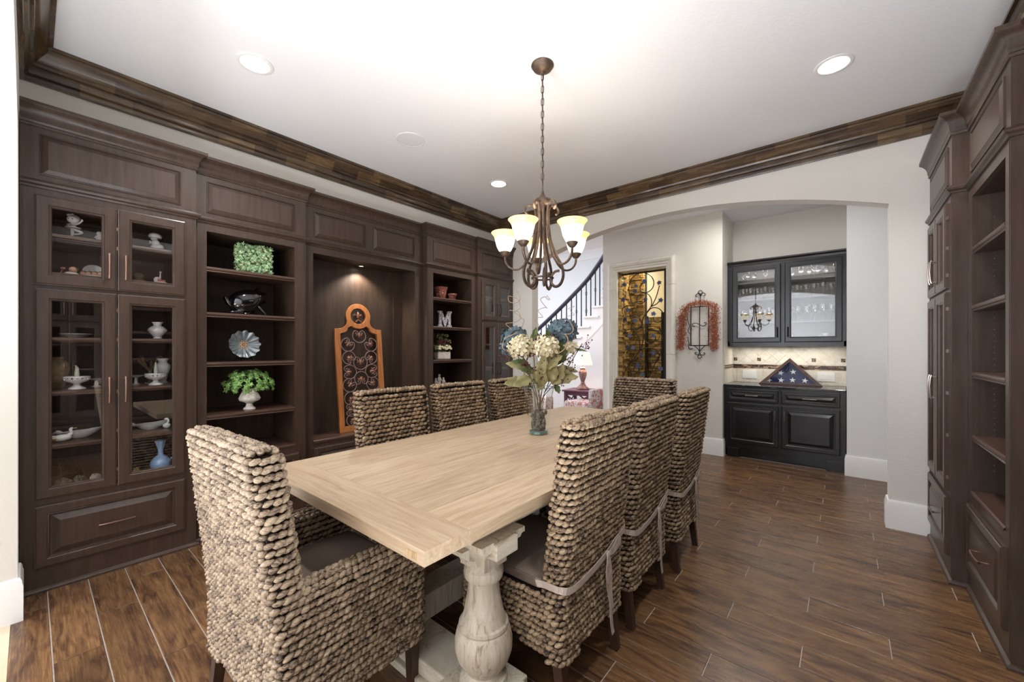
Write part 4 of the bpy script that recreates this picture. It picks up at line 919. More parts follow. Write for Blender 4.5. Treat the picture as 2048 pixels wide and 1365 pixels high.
O__ = [(-2.581, 0.941), (-2.55, .7), (-2.45, .5), (-2.3, .4), (-2.2, .5), (-2.19, .7), (-2.186, .944)]; Q__ = [(-2.3, .4), (-2.15, .3), (-2.02, .45), (-2.05, .6), (-2.15, .58)]
LV = [(-2.242, 2.351), (-2.028, 2.308), (-2.228, 2.083), (-2.007, 2.058), (-2.11, 1.87), (-2.2, 1.762), (-2.387, 1.788), (-2.498, 1.947), (-2.543, 1.805), (-2.553, 2.336), (-2.573, 2.11), (-2.387, 2.222), (-2.372, 2.299), (-2.468, 1.559), (-2.116, 1.552), (-2.505, 1.388), (-2.416, 1.381), (-2.285, 1.276), (-2.11, 1.305), (-2.343, 1.113), (-2.278, 0.989), (-2.007, 1.082)]
gx = -2.288; GY = 5.74
gt = thing('iron_gate', 'wrought-iron wine cellar gate with scrolling vines and blue-grey metal leaves', 'gate', (gx, GY, 0))
fm = MB(); x0_, x1_ = -2.645 - gx, -1.930 - gx
fm.box(x0_, x0_ + .028, -.014, .014, .02, 2.515 - .012); fm.box(x1_ - .028, x1_, -.014, .014, .02, 2.503); fm.box(x0_ + .028, x1_ - .028, -.014, .014, 2.475, 2.503); fm.box(x0_ + .028, x1_ - .028, -.014, .014, .02, .05)
mk('gate_frame', fm, M['darkiron'], gt)
for V_ in (A, B, C_, D_, E_, F__, G__, H__, I__, J__, K__, L__, O__, Q__):
    mk('vine_scroll', MB().tube(smooth_pts([(x - gx, 0, z) for x, z in V_], 5), .0072, 6), M['darkiron'], gt, smooth=60)
bluegrey = plain('blue_grey_metal', '#48536c', 0.4, 0.6)
lp = []
for i in range(20):
    a = 2 * math.pi * i / 20; r_ = [.050, .030, .040, .024][i % 4] * (1 if i % 20 not in (15,) else .7); lp.append((r_ * math.cos(a), r_ * math.sin(a)))
lf0 = None
for i, (x, z) in enumerate(LV):
    rt_ = (R(90), fr.uniform(-.6, .6), fr.uniform(-.25, .25))
    if lf0 is None: lf0 = shape2d('iron_leaf', [lp], .004, bluegrey, gt, (x - gx, -.012, z), rt_)
    else: like(lf0, gt, (x - gx, -.012, z), rot=rt_, scale=[fr.uniform(.8, 1.1)] * 3)
mk('latch', MB().box(x1_ - .006, x1_ + .012, -.02, .02, 2.06, 2.10), M['darkiron'], gt)
# cellar
sr_ = random.Random(4)
m_ = MB(); m_.box(-2.85, -1.35, 8.0, 8.1, 0, ZC); m_.box(-1.40, -1.3, 6.4, 8.0, 0, ZC); st('wall_cellar', m_, M['cellar_wall'])
st('floor_cellar', MB().box(-2.85, -1.31, Y2 + .13, 8.0, -.02, .001), M['tile'])
st('ceiling_cellar', MB().box(-2.85, -1.31, Y2 + .15, 8.0, 2.9, 3.0), M['cellar_wall'])
def stone_wall(parent_label, x0, x1, y, z0, z1, w_rng, h_rng, face='y', cap=150):
    o = st('wall_cellar_stone', MB().box(x0, x1, y + .03, y + .12, z0, z1) if face == 'y' else MB().box(x0 - .09, x0 - .03, y, x1, z0, z1), M['dark'])
    z = z0; cnt = 0
    while z < z1 - .01:
        h = min(sr_.uniform(*h_rng), z1 - z); x = (x0 if face == 'y' else y)
        lim = x1
        while x < lim - .005:
            w_ = min(sr_.uniform(*w_rng), lim - x); d = sr_.uniform(0, .045); mb = MB()
            if face == 'y': mb.box(x + .003, x + w_ - .003, y - d, y + .04, z + .003, z + h - .003)
            else: mb.box(x0 - .04, x0 + d, x + .003, x + w_ - .003, z + .003, z + h - .003)
            mb.v = [(a + sr_.uniform(-.003, .003), b + sr_.uniform(-.004, .004), c + sr_.uniform(-.004, .004)) for a, b, c in mb.v]
            mk('stone', mb, M['stacked'], o); x += w_; cnt += 1
        z += h
    return o
stone_wall('', -2.73, -2.47, 6.30, .8, 2.9, (.06, .15), (.03, .065))
stone_wall('', -2.73, 6.28, 5.76, .8, 2.9, (.06, .16), (.03, .065), 'x')
stone_wall('', -2.68, -2.20, 6.66, .8, 1.90, (.07, .2), (.03, .065))
jb = st('wall_cellar_jamb', MB().box(DX0 - .05, DX0 - .045, Y2, Y2 + .12, 0, DZ), M['dark'])
z = .8
while z < 2.49:
    h = sr_.uniform(.03, .06); mb = MB().box(DX0 - .02, DX0 + sr_.uniform(.002, .02), Y2 + .002, Y2 + .128, z, z + h - .005); mk('stone', mb, M['stacked'], jb); z += h
m_ = MB(); m_.box(-2.52, -2.47, 6.44, 6.48, 0, 1.9); m_.box(-2.13, -2.04, 6.10, 6.16, 0, 1.92); m_.box(-2.52, -2.04, 6.44, 6.48, 0, .5)
solo('wine_rack', m_, M['dark'], 'dark wooden wine racking seen through the iron gate', 'rack', (0, 0, 0))
light('cellar_light', 'POINT', (-2.15, 6.2, 2.75), 13, (1, .9, .7), size=.08)
light('cellar_light_back', 'POINT', (-2.0, 7.3, 2.6), 5, (1, .92, .78), size=.08)

# ------------------------------------------------------------------ iron wall trellis with garland
WX, WZ = -1.456, 1.68
tr = thing('wall_trellis', 'black wrought-iron scroll plaque on the wall right of the stone surround', 'wall decor', (WX, Y2 - .02, WZ))
def px(pts, s=.00468): return [((a - 520) * s * .5 * 1.0, 0, (690 - b) * s * .5 * .98) for a, b in pts]   # sketch units to metres
k_ = .00082
def sk(pts): return [((a - 520) * k_, 0, (690 - b) * k_) for a, b in pts]
def bar(pts, r=.0045, nm='scroll_bar'): mk(nm, MB().tube(smooth_pts(sk(pts), 4), r, 6), M['blackiron'], tr, smooth=60)
bar([(388, 400), (388, 1020)], .006); bar([(652, 400), (652, 1020)], .006); bar([(520, 400), (520, 1110)], .005); bar([(380, 1020), (660, 1020)], .006); bar([(380, 400), (660, 400)], .006)
bar([(450, 715), (415, 705), (415, 670), (455, 660), (500, 675), (550, 705), (595, 705), (620, 670), (600, 655), (585, 670)])
bar([(430, 1020), (480, 1060), (515, 1110), (535, 1165), (580, 1170), (600, 1150), (585, 1135), (575, 1150)]); bar([(610, 1020), (560, 1060), (525, 1110), (505, 1165), (465, 1165), (448, 1145), (462, 1130), (475, 1145)])
bar([(520, 1170), (490, 1195), (520, 1228), (550, 1195), (520, 1170)]); bar([(530, 400), (530, 210), (495, 175), (530, 140), (562, 175), (530, 210)])
bar([(530, 230), (500, 190), (465, 205), (462, 235), (480, 240)]); bar([(530, 230), (565, 185), (600, 200), (600, 225), (585, 230)])
bar([(380, 1020), (350, 1010), (360, 1070), (395, 1080), (400, 1060)]); bar([(340, 500), (335, 580), (365, 700), (345, 780), (370, 830)], .004); bar([(340, 880), (350, 960), (370, 1010)], .004)
ga = thing('leaf_garland', 'rust-orange sprig garland draped in an arch over the iron wall plaque', 'garland', (WX, Y2 - .035, WZ))
gm = MB(); gr = random.Random(9)
def gpath(t):
    if t < .36: a = t / .36; return (240 + 30 * a, 1060 - 560 * a, 60 + 12 * a)
    if t < .64: a = (t - .36) / .28; an = math.pi * (1 - a); return (525 + 235 * math.cos(an), 480 - 150 * math.sin(an), 62)
    a = (t - .64) / .36; return (735 + 10 * a - 20 * (a > .6) * (a - .6), 500 + 570 * a, 66)
for i in range(4200):
    t = gr.random(); a, b, wd_ = gpath(t); a += gr.gauss(0, wd_ * .55); b += gr.gauss(0, 22); p = Vector(((a - 520) * k_, -abs(gr.gauss(0, .03)), (690 - b) * k_))
    L = gr.uniform(.010, .028); ang = gr.gauss(-1.4, .7); d = Vector((math.cos(ang), gr.uniform(-.4, .4), math.sin(ang))).normalized(); e = d.cross(Vector((0, -1, gr.uniform(-.5, .5)))).normalized()
    w_ = gr.uniform(.002, .005); gm.add([p, p + d * L * .5 + e * w_, p + d * L, p + d * L * .5 - e * w_], [(0, 1, 2, 3)])
mk('sprigs', gm, M['red'], ga, kind='stuff')

# ------------------------------------------------------------------ butler's niche
bb_ = thing('base_cabinet', 'black rubbed-edge base cabinet in the niche, two drawers over two doors', 'cabinet', (-.585, 5.685, 0))
W2 = .60
b_ = MB(); b_.box(-W2 + .0, W2, .0, .56, .115, .885); b_.box(-W2, W2, .07, .56, 0, .115)
mk('cabinet_body', b_, M['ebony'], bb_)
for s_ in (-1, 1):
    mk('bracket_foot', MB().box(s_ * .50 - .065, s_ * .50 + .065, .0, .07, 0, .115), M['ebony'], bb_, bevel=.003)
mk('side_stile', MB().box(W2 - .05, W2, -.004, 0, 0, .885), M['ebony'], bb_)
def edge(parent, x0, x1, z0, z1, y):
    mb = MB(); t = .0025
    mb.box(x0, x1, y - .001, y, z1 - t, z1); mb.box(x0, x1, y - .001, y, z0, z0 + t); mb.box(x0, x0 + t, y - .001, y, z0, z1); mb.box(x1 - t, x1, y - .001, y, z0, z1); mk('worn_edge', mb, M['rubbed'], parent)
for s_, (a, b) in ((-1, (-.565, -.012)), (1, (.012, .555))):
    d = drawer(bb_, a, b, .712, .868, .042, .13, M['ebony'], M['nickel']); edge(d, a + .035, b - .035, .747, .833, -.021)
    mb = MB(); raised(mb, a, b, .185, .690, 0, .058); d = mk('door', mb, M['ebony'], bb_, smooth=20); pull(d, -s_ * .0 + (b - .035 if s_ < 0 else a + .035), .565, -.02, .12, True, M['nickel']); edge(d, a + .05, b - .05, .235, .640, -.021)
solo('countertop', MB().box(-.603, .603, -.022, .56, 0, .028), M['granite'], 'polished dark granite countertop on the black base cabinet', 'countertop', (-.585, 5.685, .886), bevel=.004)
uc = thing('wall_cabinet', 'black wall cabinet with two mirrored-looking glass doors above the niche counter', 'cabinet', (-.585, 5.90, 0))
u = MB(); U0, U1, UZ0, UZ1 = -.60, .605, 1.395, 2.455
u.box(U0, U0 + .05, 0, .02, UZ0 + .06, UZ1); u.box(U1 - .05, U1, 0, .02, UZ0 + .06, UZ1); u.box(U0 + .02, U1 - .02, 0, .02, UZ0, UZ0 + .06); u.box(U0 + .05, U1 - .05, 0, .02, UZ1 - .05, UZ1); u.box(-.015, .03, 0.0005, .0195, UZ0 + .06, UZ1 - .05)
u.box(U0, U0 + .02, .02, .345, UZ0, UZ1); u.box(U1 - .02, U1, .02, .345, UZ0, UZ1); u.box(U0, U1, .02, .345, UZ0, UZ0 + .06); u.box(U0, U1, .02, .345, UZ1 - .02, UZ1); u.box(U0, U1, .32, .345, UZ0, UZ1)
mk('cabinet_body', u, M['ebony'], uc)
inn = MB(); inn.box(U0 + .02, U1 - .02, .312, .319, UZ0 + .06, UZ1 - .02); mk('back_panel', inn, plain('grey_cabinet_back', '#6a6662', .5), uc)
mk('crown_moulding', MB().sweep([(U0, 0), (U1, 0)], [(0, UZ1 - .01), (.008, UZ1 - .01), (.014, UZ1 + .012), (.03, UZ1 + .03), (.034, UZ1 + .045), (-.3, UZ1 + .045), (-.3, UZ1)]), M['ebony'], uc, smooth=25)
for s_, (a, b) in ((-1, (-.545, -.012)), (1, (.026, .572))):
    mb = MB(); glassframe(mb, a, b, 1.445, 2.42, 0, .066); d = mk('door', mb, M['ebony'], uc, smooth=20)
    mk('glass_pane', MB().box(a + .06, b - .06, -.006, -.003, 1.505, 2.36), M['pane'], d); pull(d, b - .035 if s_ < 0 else a + .035, 1.57, -.02, .12, True, M['blackiron'])
SZ = (1.70, 2.0, 2.22)
glass_shelf = plain('pale_glass_shelf', '#b8bcbc', .1, trans=.6)
for z in SZ: mk('shelf', MB().box(U0 + .02, U1 - .02, .03, .31, z - .014, z), M['ebony'] if 0 else glass_shelf, uc)
light('cabinet_inner_light', 'AREA', (-.585, 6.05, 2.42), 1.2, (1, .96, .9), (0, 0, 0), .9, .05)
light('under_cabinet_light', 'AREA', (-.585, 6.04, 1.385), 1.7, (1, .95, .86), (0, 0, 0), 1.0, .05)
# stemware
def goblet(h=.16, r=.035):
    return MB().lathe([(r * .9, 0), (r * .9, .002), (.006, .006), (.0035, .02), (.0035, h * .42), (.010, h * .48), (r * .85, h * .62), (r, h * .78), (r * .88, h), (r * .86, h), (r * .97, h * .78), (r * .82, h * .63), (.004, h * .5)], 14, cap1=False)
gob = solo('wine_glass', goblet(), M['stemware'], 'clear stemmed wine glass in a row behind the wall cabinet doors', 'glass', (0, 0, 0), group='stemware in the black wall cabinet', smooth=60)
sr2 = random.Random(8); first = True
for z, sc_ in ((SZ[0], 1.15), (SZ[1], .95), (SZ[2], .9)):
    for a in np.arange(-.52, .54, .083):
        for dy in (.10, .2):
            loc = (-.585 + a + (dy > .15) * .03 + sr2.uniform(-.006, .006), 5.90 + dy, z); s3 = sc_ * sr2.uniform(.85, 1.1)
            if z > 2.1 and sr2.random() < .45: continue
            o = gob if first else like(gob, None, loc, scale=[s3] * 3)
            o['label'] = 'clear stemmed wine glass on the %s shelf behind the black wall cabinet doors' % {SZ[0]: 'lower', SZ[1]: 'middle', SZ[2]: 'top'}[z]
            if first: gob.location = loc; gob.scale = [s3] * 3; first = False
def dish(name, lab, cat, prof, x, y, z, m='porc', grp=None, seg=28): return solo(name, MB().lathe(prof, seg), M[m], lab, cat, (x, y, z), group=grp, smooth=50)
BZ = UZ0 + .061
for i, (dx, h) in enumerate(((-.12, .045), (.02 + .16, .05), (.30, .035))):
    dish('cup', ['white patterned cup at the left door bottom, wall cabinet', 'white patterned cup beside the stacked saucers, wall cabinet', 'small white cup left of the stacked plates, wall cabinet'][i], 'cup', [(.02, 0), (.03, .006), (.038, h), (.036, h), (.027, .008), (0, .007)], -.585 + dx, 6.02, BZ)
dish('canister', 'squat white canister at the left of the right-hand glass door', 'canister', [(.035, 0), (.038, .01), (.038, .09), (.03, .1), (0, .102)], -.52, 6.03, BZ)
for i in range(6): dish('plate', 'white plate in the stack at lower right of the wall cabinet', 'plate', [(.04, 0), (.08, .006), (.082, .008), (.04, .003), (0, .003)], -.17, 6.04, BZ + .011 * i, grp='stacked white plates in the wall cabinet')
dish('bowl', 'white bowl on top of the plate stack in the wall cabinet', 'bowl', [(.02, 0), (.045, .03), (.043, .03), (.018, .004), (0, .004)], -.17, 6.04, BZ + .066)
# backsplash
bs = st('wall_backsplash', MB().box(NX0, NX1, 6.236, 6.249, .91, 1.40), M['tileg'])
ci = (NX0 + NX1) / 2
def clip(poly, x0, x1, z0, z1):
    for ax, lim, sg in ((0, x0, 1), (0, x1, -1), (1, z0, 1), (1, z1, -1)):
        out = []
        for i in range(len(poly)):
            p, q = poly[i - 1], poly[i]; a = (p[ax] - lim) * sg; b = (q[ax] - lim) * sg
            if (a >= 0) != (b >= 0): t = a / (a - b); out.append((p[0] + (q[0] - p[0]) * t, p[1] + (q[1] - p[1]) * t))
            if b >= 0: out.append(q)
        poly = out
        if not poly: return poly
    return poly
TZ0, TZ1 = 1.158, 1.398; dg_ = .146; row = 0; zc = 1.128
while zc < 1.5:
    xc = NX0 - .05 + (dg_ / 2 if row % 2 else 0)
    while xc < NX1 + .1:
        h_ = dg_ / 2 - .002; pl = clip([(xc - h_, zc), (xc, zc - h_), (xc + h_, zc), (xc, zc + h_)], NX0 + .001, NX1 - .001, TZ0, TZ1)
        if len(pl) > 2:
            mb = MB(); n_ = len(pl); mb.rings([[(a, 6.2365, b) for a, b in pl], [(a, 6.231, b) for a, b in pl]], False, True); mk('tile', mb, M['tilew'], bs)
        xc += dg_
    zc += dg_ / 2; row += 1
x = NX0 + .05
xs_ = [NX0 + .001] + [NX0 + .05 + .155 * i for i in range(8)] + [NX1 - .001]
for a, b in zip(xs_[:-1], xs_[1:]):
    if b - a > .01: mk('tile', MB().box(a + .0015, b - .0015, 6.231, 6.2365, .916, 1.098), M['tilew'], bs)
mo = {k2: MB() for k2 in 'dlm'}; ms = random.Random(2)
for r_i in range(4):
    x = NX0 + .002; z = 1.104 + r_i * .0128
    while x < NX1 - .01:
        w_ = min(ms.uniform(.02, .06), NX1 - .001 - x); mo[ms.choice('ddmml')].box(x + .001, x + w_ - .001, 6.2295, 6.2365, z, z + .0112); x += w_
for k2, mt in zip('dlm', ('mosaicd', 'mosaicl', 'mosaicm')): mk('mosaic_border', mo[k2], M[mt], bs, kind='stuff')
for xx in (NX0 + .035, NX0 + .315, NX0 + .90, NX1 - .03):
    for a in (-1, 1):
        for b in (-1, 1): mk('accent_tile', MB().box(xx + a * .011 - .0095, xx + a * .011 + .0095, 6.2275, 6.232, 1.225 + b * .011 - .0095, 1.225 + b * .011 + .0095), M['mosaicm'] if a * b > 0 else M['mosaicd'], bs)
sb = st('wall_backsplash_side', MB().box(NX0, NX0 + .008, 5.70, 6.236, .91, 1.40), M['tileg'])
for i in range(4):
    for j, (a, b) in enumerate(((.916, 1.098), (1.16, 1.278), (1.282, 1.398))): mk('tile', MB().box(NX0 + .006, NX0 + .012, 5.702 + i * .134, 5.832 + i * .134, a, b), M['tilew'], sb)
mk('mosaic_border', MB().box(NX0 + .006, NX0 + .012, 5.702, 6.236, 1.104, 1.108).box(NX0 + .006, NX0 + .012, 5.702, 6.236, 1.115, 1.128).box(NX0 + .006, NX0 + .012, 5.702, 6.236, 1.14, 1.152), M['mosaicm'], sb)
def outlet(x, lab):
    t = thing('wall_outlet', lab, 'outlet', (x, 6.229, 1.02)); mk('cover_plate', MB().box(-.085, .085, -.005, .002, -.055, .055), M['plastic'], t, bevel=.002)
    for a in (-.045, .0, .045): mk('rocker', MB().box(a - .015, a + .015, -.008, -.005, -.033, .033), M['plastic'], t, bevel=.001)
outlet(-.985, 'white multi-gang wall plate on the backsplash, left of the flag case'); outlet(-.17, 'white multi-gang wall plate on the backsplash, right of the flag case')
# flag case
FX, FZ = -.525, .916
fc = thing('flag_case', 'triangular dark wood display case holding a folded navy flag with white stars', 'flag case', (FX, 6.03, FZ), R(-3), rot=(R(-6), 0, R(-3)))
ft = [(-.325, 0), (.325, 0), (0, .33)]
def inset(tri, d):
    c_ = (sum(p[0] for p in tri) / 3, sum(p[1] for p in tri) / 3); k2 = 1 - d / .134; return [(c_[0] + (p[0] - c_[0]) * k2, c_[1] + (p[1] - c_[1]) * k2) for p in tri]
yk = -.0
shape2d('case_frame', [ft, inset(ft, .026)], .07, M['walnut'], fc, (0, .035, .002), (R(90), 0, 0), .002)
shape2d('folded_flag', [inset(ft, .026)], .01, M['flagblue'], fc, (0, .03, .002), (R(90), 0, 0))
shape2d('case_back', [inset(ft, .01)], .006, M['walnut'], fc, (0, .06, .002), (R(90), 0, 0))
mk('glass_front', MB().add([(x, .006, z + .002) for x, z in inset(ft, .027)], [(0, 1, 2)]), M['pane_soft'], fc)
star = []
for i in range(10): r_ = .036 if i % 2 == 0 else .014; a = math.pi / 2 + i * math.pi / 5; star.append((r_ * math.cos(a), r_ * math.sin(a)))
s0 = None
for x, z, a in ((-.095, .148, .2), (.035, .165, -.1), (-.22, .05, .3), (-.09, .055, .1), (.03, .062, 0), (.155, .062, .15)):
    if s0 is None: s0 = shape2d('embroidered_star', [star], .003, M['star'], fc, (x, .023, z), (R(90), a, 0))
    else: like(s0, fc, (x, .023, z), rot=(R(90), a, 0))

# ------------------------------------------------------------------ stair hall
YS = 7.0
rail = [(-5.9, 1.30), (-5.5, 1.54), (-5.163, 1.751), (-4.758, 2.039), (-4.322, 2.378), (-3.915, 2.72), (-3.686, 2.971), (-3.528, 3.168), (-3.38, 3.40), (-3.2, 3.68)]
stc = thing('staircase', 'white curved staircase rising to the right in the hall, with iron balusters', 'staircase', (-4.4, YS, 0))
ox = -4.4
def rz_(x):
    for (a, b), (c_, d) in zip(rail[:-1], rail[1:]):
        if a <= x <= c_: return b + (d - b) * (x - a) / (c_ - a)
    return rail[0][1]
mk('handrail', MB().tube(smooth_pts([(x - ox, .03, z) for x, z in rail], 4), [.05] * ((len(rail) - 1) * 4 + 1), 8, flat=.8), M['handrail'], stc, smooth=60)
x = -5.85; tz = rz_(x) - .86
steps = [(-3.40, 2.39), (-3.59, 2.20), (-3.775, 2.01), (-3.96, 1.815), (-4.145, 1.61), (-4.34, 1.42), (-4.54, 1.23), (-4.75, 1.05), (-4.97, .87), (-5.2, .69), (-5.44, .51), (-5.7, .34), (-5.97, .17)]
for i, (x1, z) in enumerate(steps):
    x0 = steps[i + 1][0] if i + 1 < len(steps) else x1 - .27
    mk('tread', MB().box(x0 - ox - .0, x1 - ox + .14, -.03, 1.05, z - .035, z), M['white'], stc, bevel=.006)
    mk('riser', MB().box(x0 - ox, x1 - ox, 0.005, 1.05, 0, z - .036), M['wallw'], stc)
mk('upper_block', MB().box(-3.26 - ox, -2.86 - ox, .005, 1.05, 0, 2.75), M['wallw'], stc)
sk_ = MB(); pa = [(-6.2, -.02), (-5.2, .52), (-4.4, 1.12), (-3.915, 1.50), (-3.528, 1.86), (-3.1, 2.32), (-2.86, 2.6)]
sk_.rings([[(x - ox, -.004, z), (x - ox, .03, z), (x - ox, .03, z + .14), (x - ox, -.004, z + .14)] for x, z in pa], True, True); mk('skirt_board', sk_, M['white'], stc)
for i, x in enumerate([-5.5, -5.38, -5.26, -5.148, -5.017, -4.888, -4.753, -4.629, -4.504, -4.381, -4.264, -4.149, -4.037, -3.926, -3.825, -3.726, -3.632, -3.547, -3.46]):
    zt = rz_(x); zb = min([z for x1, z in steps if x <= x1 + .14] or [zt - .9]); bl = MB().box(x - ox - .008, x - ox + .008, .022, .038, zb, zt - .02)
    if i % 4 == 3 or i % 4 == 1 and i > 12:
        for zc in ((zb + zt) / 2 + .05,) if i % 4 == 3 else ((zb + zt) / 2 + .2, (zb + zt) / 2 - .15):
            for s_ in (0, 1):
                for t_ in range(4): a = math.pi / 2 * t_ + .4; bl.tube(smooth_pts([(x - ox, .03, zc - .05), (x - ox + .022 * math.cos(a), .03 + .022 * math.sin(a), zc), (x - ox, .03, zc + .05)], 4), .003, 5)
                break
    mk('baluster', bl, M['blackiron'], stc)
# lamp, end table, upholstered pieces
LX, LY, LZ = -3.62, 6.32, .64
et = thing('end_table', 'plum painted end table with X-shaped sides under the lamp', 'table', (LX, LY, 0), R(8))
mk('table_top', MB().box(-.27, .27, -.27, .27, .615, .64), M['mauvewood'], et, bevel=.004)
mk('rail', MB().box(-.23, .23, -.23, .23, .55, .614), M['mauvewood'], et)
for a in (-1, 1):
    for b in (-1, 1): mk('leg', MB().box(a * .215 - .025, a * .215 + .025, b * .215 - .025, b * .215 + .025, 0, .612), M['mauvewood'], et, bevel=.003)
for rotk in range(4):
    q = Matrix.Rotation(R(90 * rotk), 4, 'Z')
    for s_ in (-1, 1):
        v1 = q @ Vector((-.19, -.215, .30 if s_ > 0 else .54)); v2 = q @ Vector((.19, -.215, .54 if s_ > 0 else .30)); mk('cross_brace', MB().tube([v1, v2], .013, 4), M['mauvewood'], et)
    v1 = q @ Vector((-.19, -.215, .28)); v2 = q @ Vector((.19, -.215, .28)); mk('lower_rail', MB().tube([v1, v2], .016, 4), M['mauvewood'], et)
tl = thing('table_lamp', 'lit table lamp with a cream shade and distressed baluster base on the plum table', 'lamp', (LX + .02, LY, LZ), R(45))
mk('foot', MB().rings([[(w_ * a, w_ * b, z) for a, b in ((-1, -1), (1, -1), (1, 1), (-1, 1))] for w_, z in ((.085, 0), (.095, .015), (.09, .03), (.05, .07), (.04, .095), (.028, .11))], True, True), M['lampbase'], tl)
mk('turned_body', MB().lathe([(.03, .11), (.04, .12), (.03, .135), (.05, .2), (.068, .27), (.07, .31), (.055, .345), (.04, .355), (.05, .37), (.052, .385), (.03, .40), (.012, .405), (.012, .44)], 24, wob=lambda a, r, z: 1 + (.06 * math.cos(a * 12) if .14 < z < .34 else 0)), M['lampbase'], tl, smooth=50)
mk('lamp_shade', MB().lathe([(.175, .44), (.12, .66)], 32, cap0=False, cap1=False), M['shade_cloth'], tl, smooth=60)
light('table_lamp_bulb', 'POINT', (LX + .02, LY, LZ + .55), 3, (1, .85, .7), size=.04)
def pouf(name, lab, cat, c, w_, d_, z0, z1, rz=0):
    mb = MB(); rs = []
    for k2, z in ((.9, z0), (1, z0 + .03), (1, z1 - .05), (.95, z1 - .015), (.7, z1)):
        rs.append([Vector((p.x * k2, p.y * k2, z)) for p in rounded_loop([(-w_, -d_), (w_, -d_), (w_, d_), (-w_, d_)], .08, 4)])
    mb.rings(rs, True, True); return solo(name, mb, M['floral'], lab, cat, (c[0], c[1], 0), rz, smooth=50)
pouf('ottoman', 'floral upholstered ottoman beyond the table, seen left of the plum end table', 'ottoman', (-4.42, 6.0), .26, .26, .0, .50)
ac = thing('upholstered_chair', 'floral upholstered chair partly hidden behind the stone surround corner', 'chair', (-3.21, 5.98, 0), R(78))
def cush(nm, x0, x1, y0, y1, z0, z1):
    mb = MB(); cx1, cy1 = (x0 + x1) / 2, (y0 + y1) / 2; w_, d_ = (x1 - x0) / 2, (y1 - y0) / 2; rs = []
    for k2, z in ((.94, z0), (1, z0 + .03), (1, z1 - .04), (.93, z1 - .01), (.7, z1)): rs.append([Vector((cx1 + p.x * k2, cy1 + p.y * k2, z)) for p in rounded_loop([(-w_, -d_), (w_, -d_), (w_, d_), (-w_, d_)], .05, 4)])
    mb.rings(rs, True, True); mk(nm, mb, M['floral'], ac, smooth=50)
cush('seat', -.28, .28, -.12, .42, .18, .50); cush('backrest', -.28, .28, -.22, -.12, .15, .72)
for a in (-.24, .24):
    for b in (-.2, .34): mk('leg', MB().box(a - .02, a + .02, b - .02, b + .02, 0, .18), M['chairleg'], ac)

# ------------------------------------------------------------------ china and figurines in the left display cabinet
def fig(name, lab, cat, loc, parts, rz=0, group=None):
    """parts: (part name, material key, builder)"""
    t = thing(name, lab, cat, loc, rz, group)
    for nm, mk_, fn in parts:
        mb = MB(); fn(mb); mk(nm, mb, M[mk_], t, smooth=60)
    return t
RF = R(58)   # figures turned to look into the room; local -y is their front
def eyes(mb, z, y, dx=.010, r=.0032):
    for s_ in (-1, 1): mb.ell((s_ * dx, y, z), (r, r * .6, r), 6, 4)
fig('figurine', 'white porcelain ballerina figurine balancing on one leg behind the upper left glass door', 'figurine', (-3.62, .167, 2.031), [
    ('body', 'bisque', lambda m: (m.tube([(-.006, 0, 0), (-.004, 0, .03), (-.002, 0, .064)], [.009, .0065, .009], 10), m.ell((-.006, 0, .003), (.016, .012, .004)), m.tube(smooth_pts([(.0, 0, .062), (.026, -.006, .052), (.046, -.004, .042), (.026, -.004, .032), (.003, -.004, .030)], 3), [.009, .009, .008, .008, .008, .007, .007, .006, .006, .005, .005, .005, .004], 8),
        m.lathe([(.012, .064), (.034, .068), (.035, .072), (.016, .077), (.011, .084), (.012, .092), (.008, .10)], 20), m.tube([(.012, 0, .092), (.030, -.004, .098), (.044, -.006, .112)], [.006, .005, .004], 8), m.ell((.046, -.006, .117), (.006, .004, .008)), m.tube([(-.012, 0, .092), (-.024, -.006, .086), (-.014, -.012, .078)], [.006, .005, .004], 8))),
    ('head', 'bisque', lambda m: m.ell((0, 0, .121), (.028, .024, .024), 16, 10)),
    ('hair', 'bisque', lambda m: (m.ell((0, .008, .128), (.0285, .023, .0225), 14, 8), m.ell((-.02, .004, .147), (.012, .008, .009)), m.ell((-.006, .004, .151), (.009, .007, .008)))),
    ('eyes', 'darkiron', lambda m: eyes(m, .119, -.0225))], RF)
fig('figurine', 'small white standing figurine half hidden by the door frame, upper shelf', 'figurine', (-3.62, .278, 2.031), [('body', 'bisque', lambda m: (m.lathe([(.020, 0), (.017, .02), (.012, .04), (.009, .05)], 12), m.ell((0, 0, .06), (.013, .011, .014)), m.tube([(.01, 0, .045), (.02, -.004, .052), (.016, -.006, .072)], .004, 6), m.tube([(-.01, 0, .045), (-.018, -.004, .03)], .005, 6))), ('base', 'bisque', lambda m: m.lathe([(.024, 0), (.024, .004), (0, .005)], 14))], RF)
fig('figurine', 'white kneeling child figurine with a broad hat behind the upper right glass door', 'figurine', (-3.62, .545, 2.031), [
    ('body', 'porc', lambda m: (m.ell((.012, 0, .024), (.040, .028, .026), 14, 8), m.ell((.004, -.004, .052), (.024, .02, .026)), m.tube([(-.004, -.008, .06), (-.024, -.014, .05), (-.022, -.014, .066)], [.009, .007, .006], 8), m.ell((-.03, -.006, .008), (.034, .022, .009)))),
    ('head', 'porc', lambda m: m.ell((-.004, -.004, .083), (.020, .018, .018))),
    ('hat', 'porc', lambda m: m.lathe([(.0, .083), (.034, .088), (.037, .096), (.033, .110), (.02, .120), (0, .124)], 22))], RF)
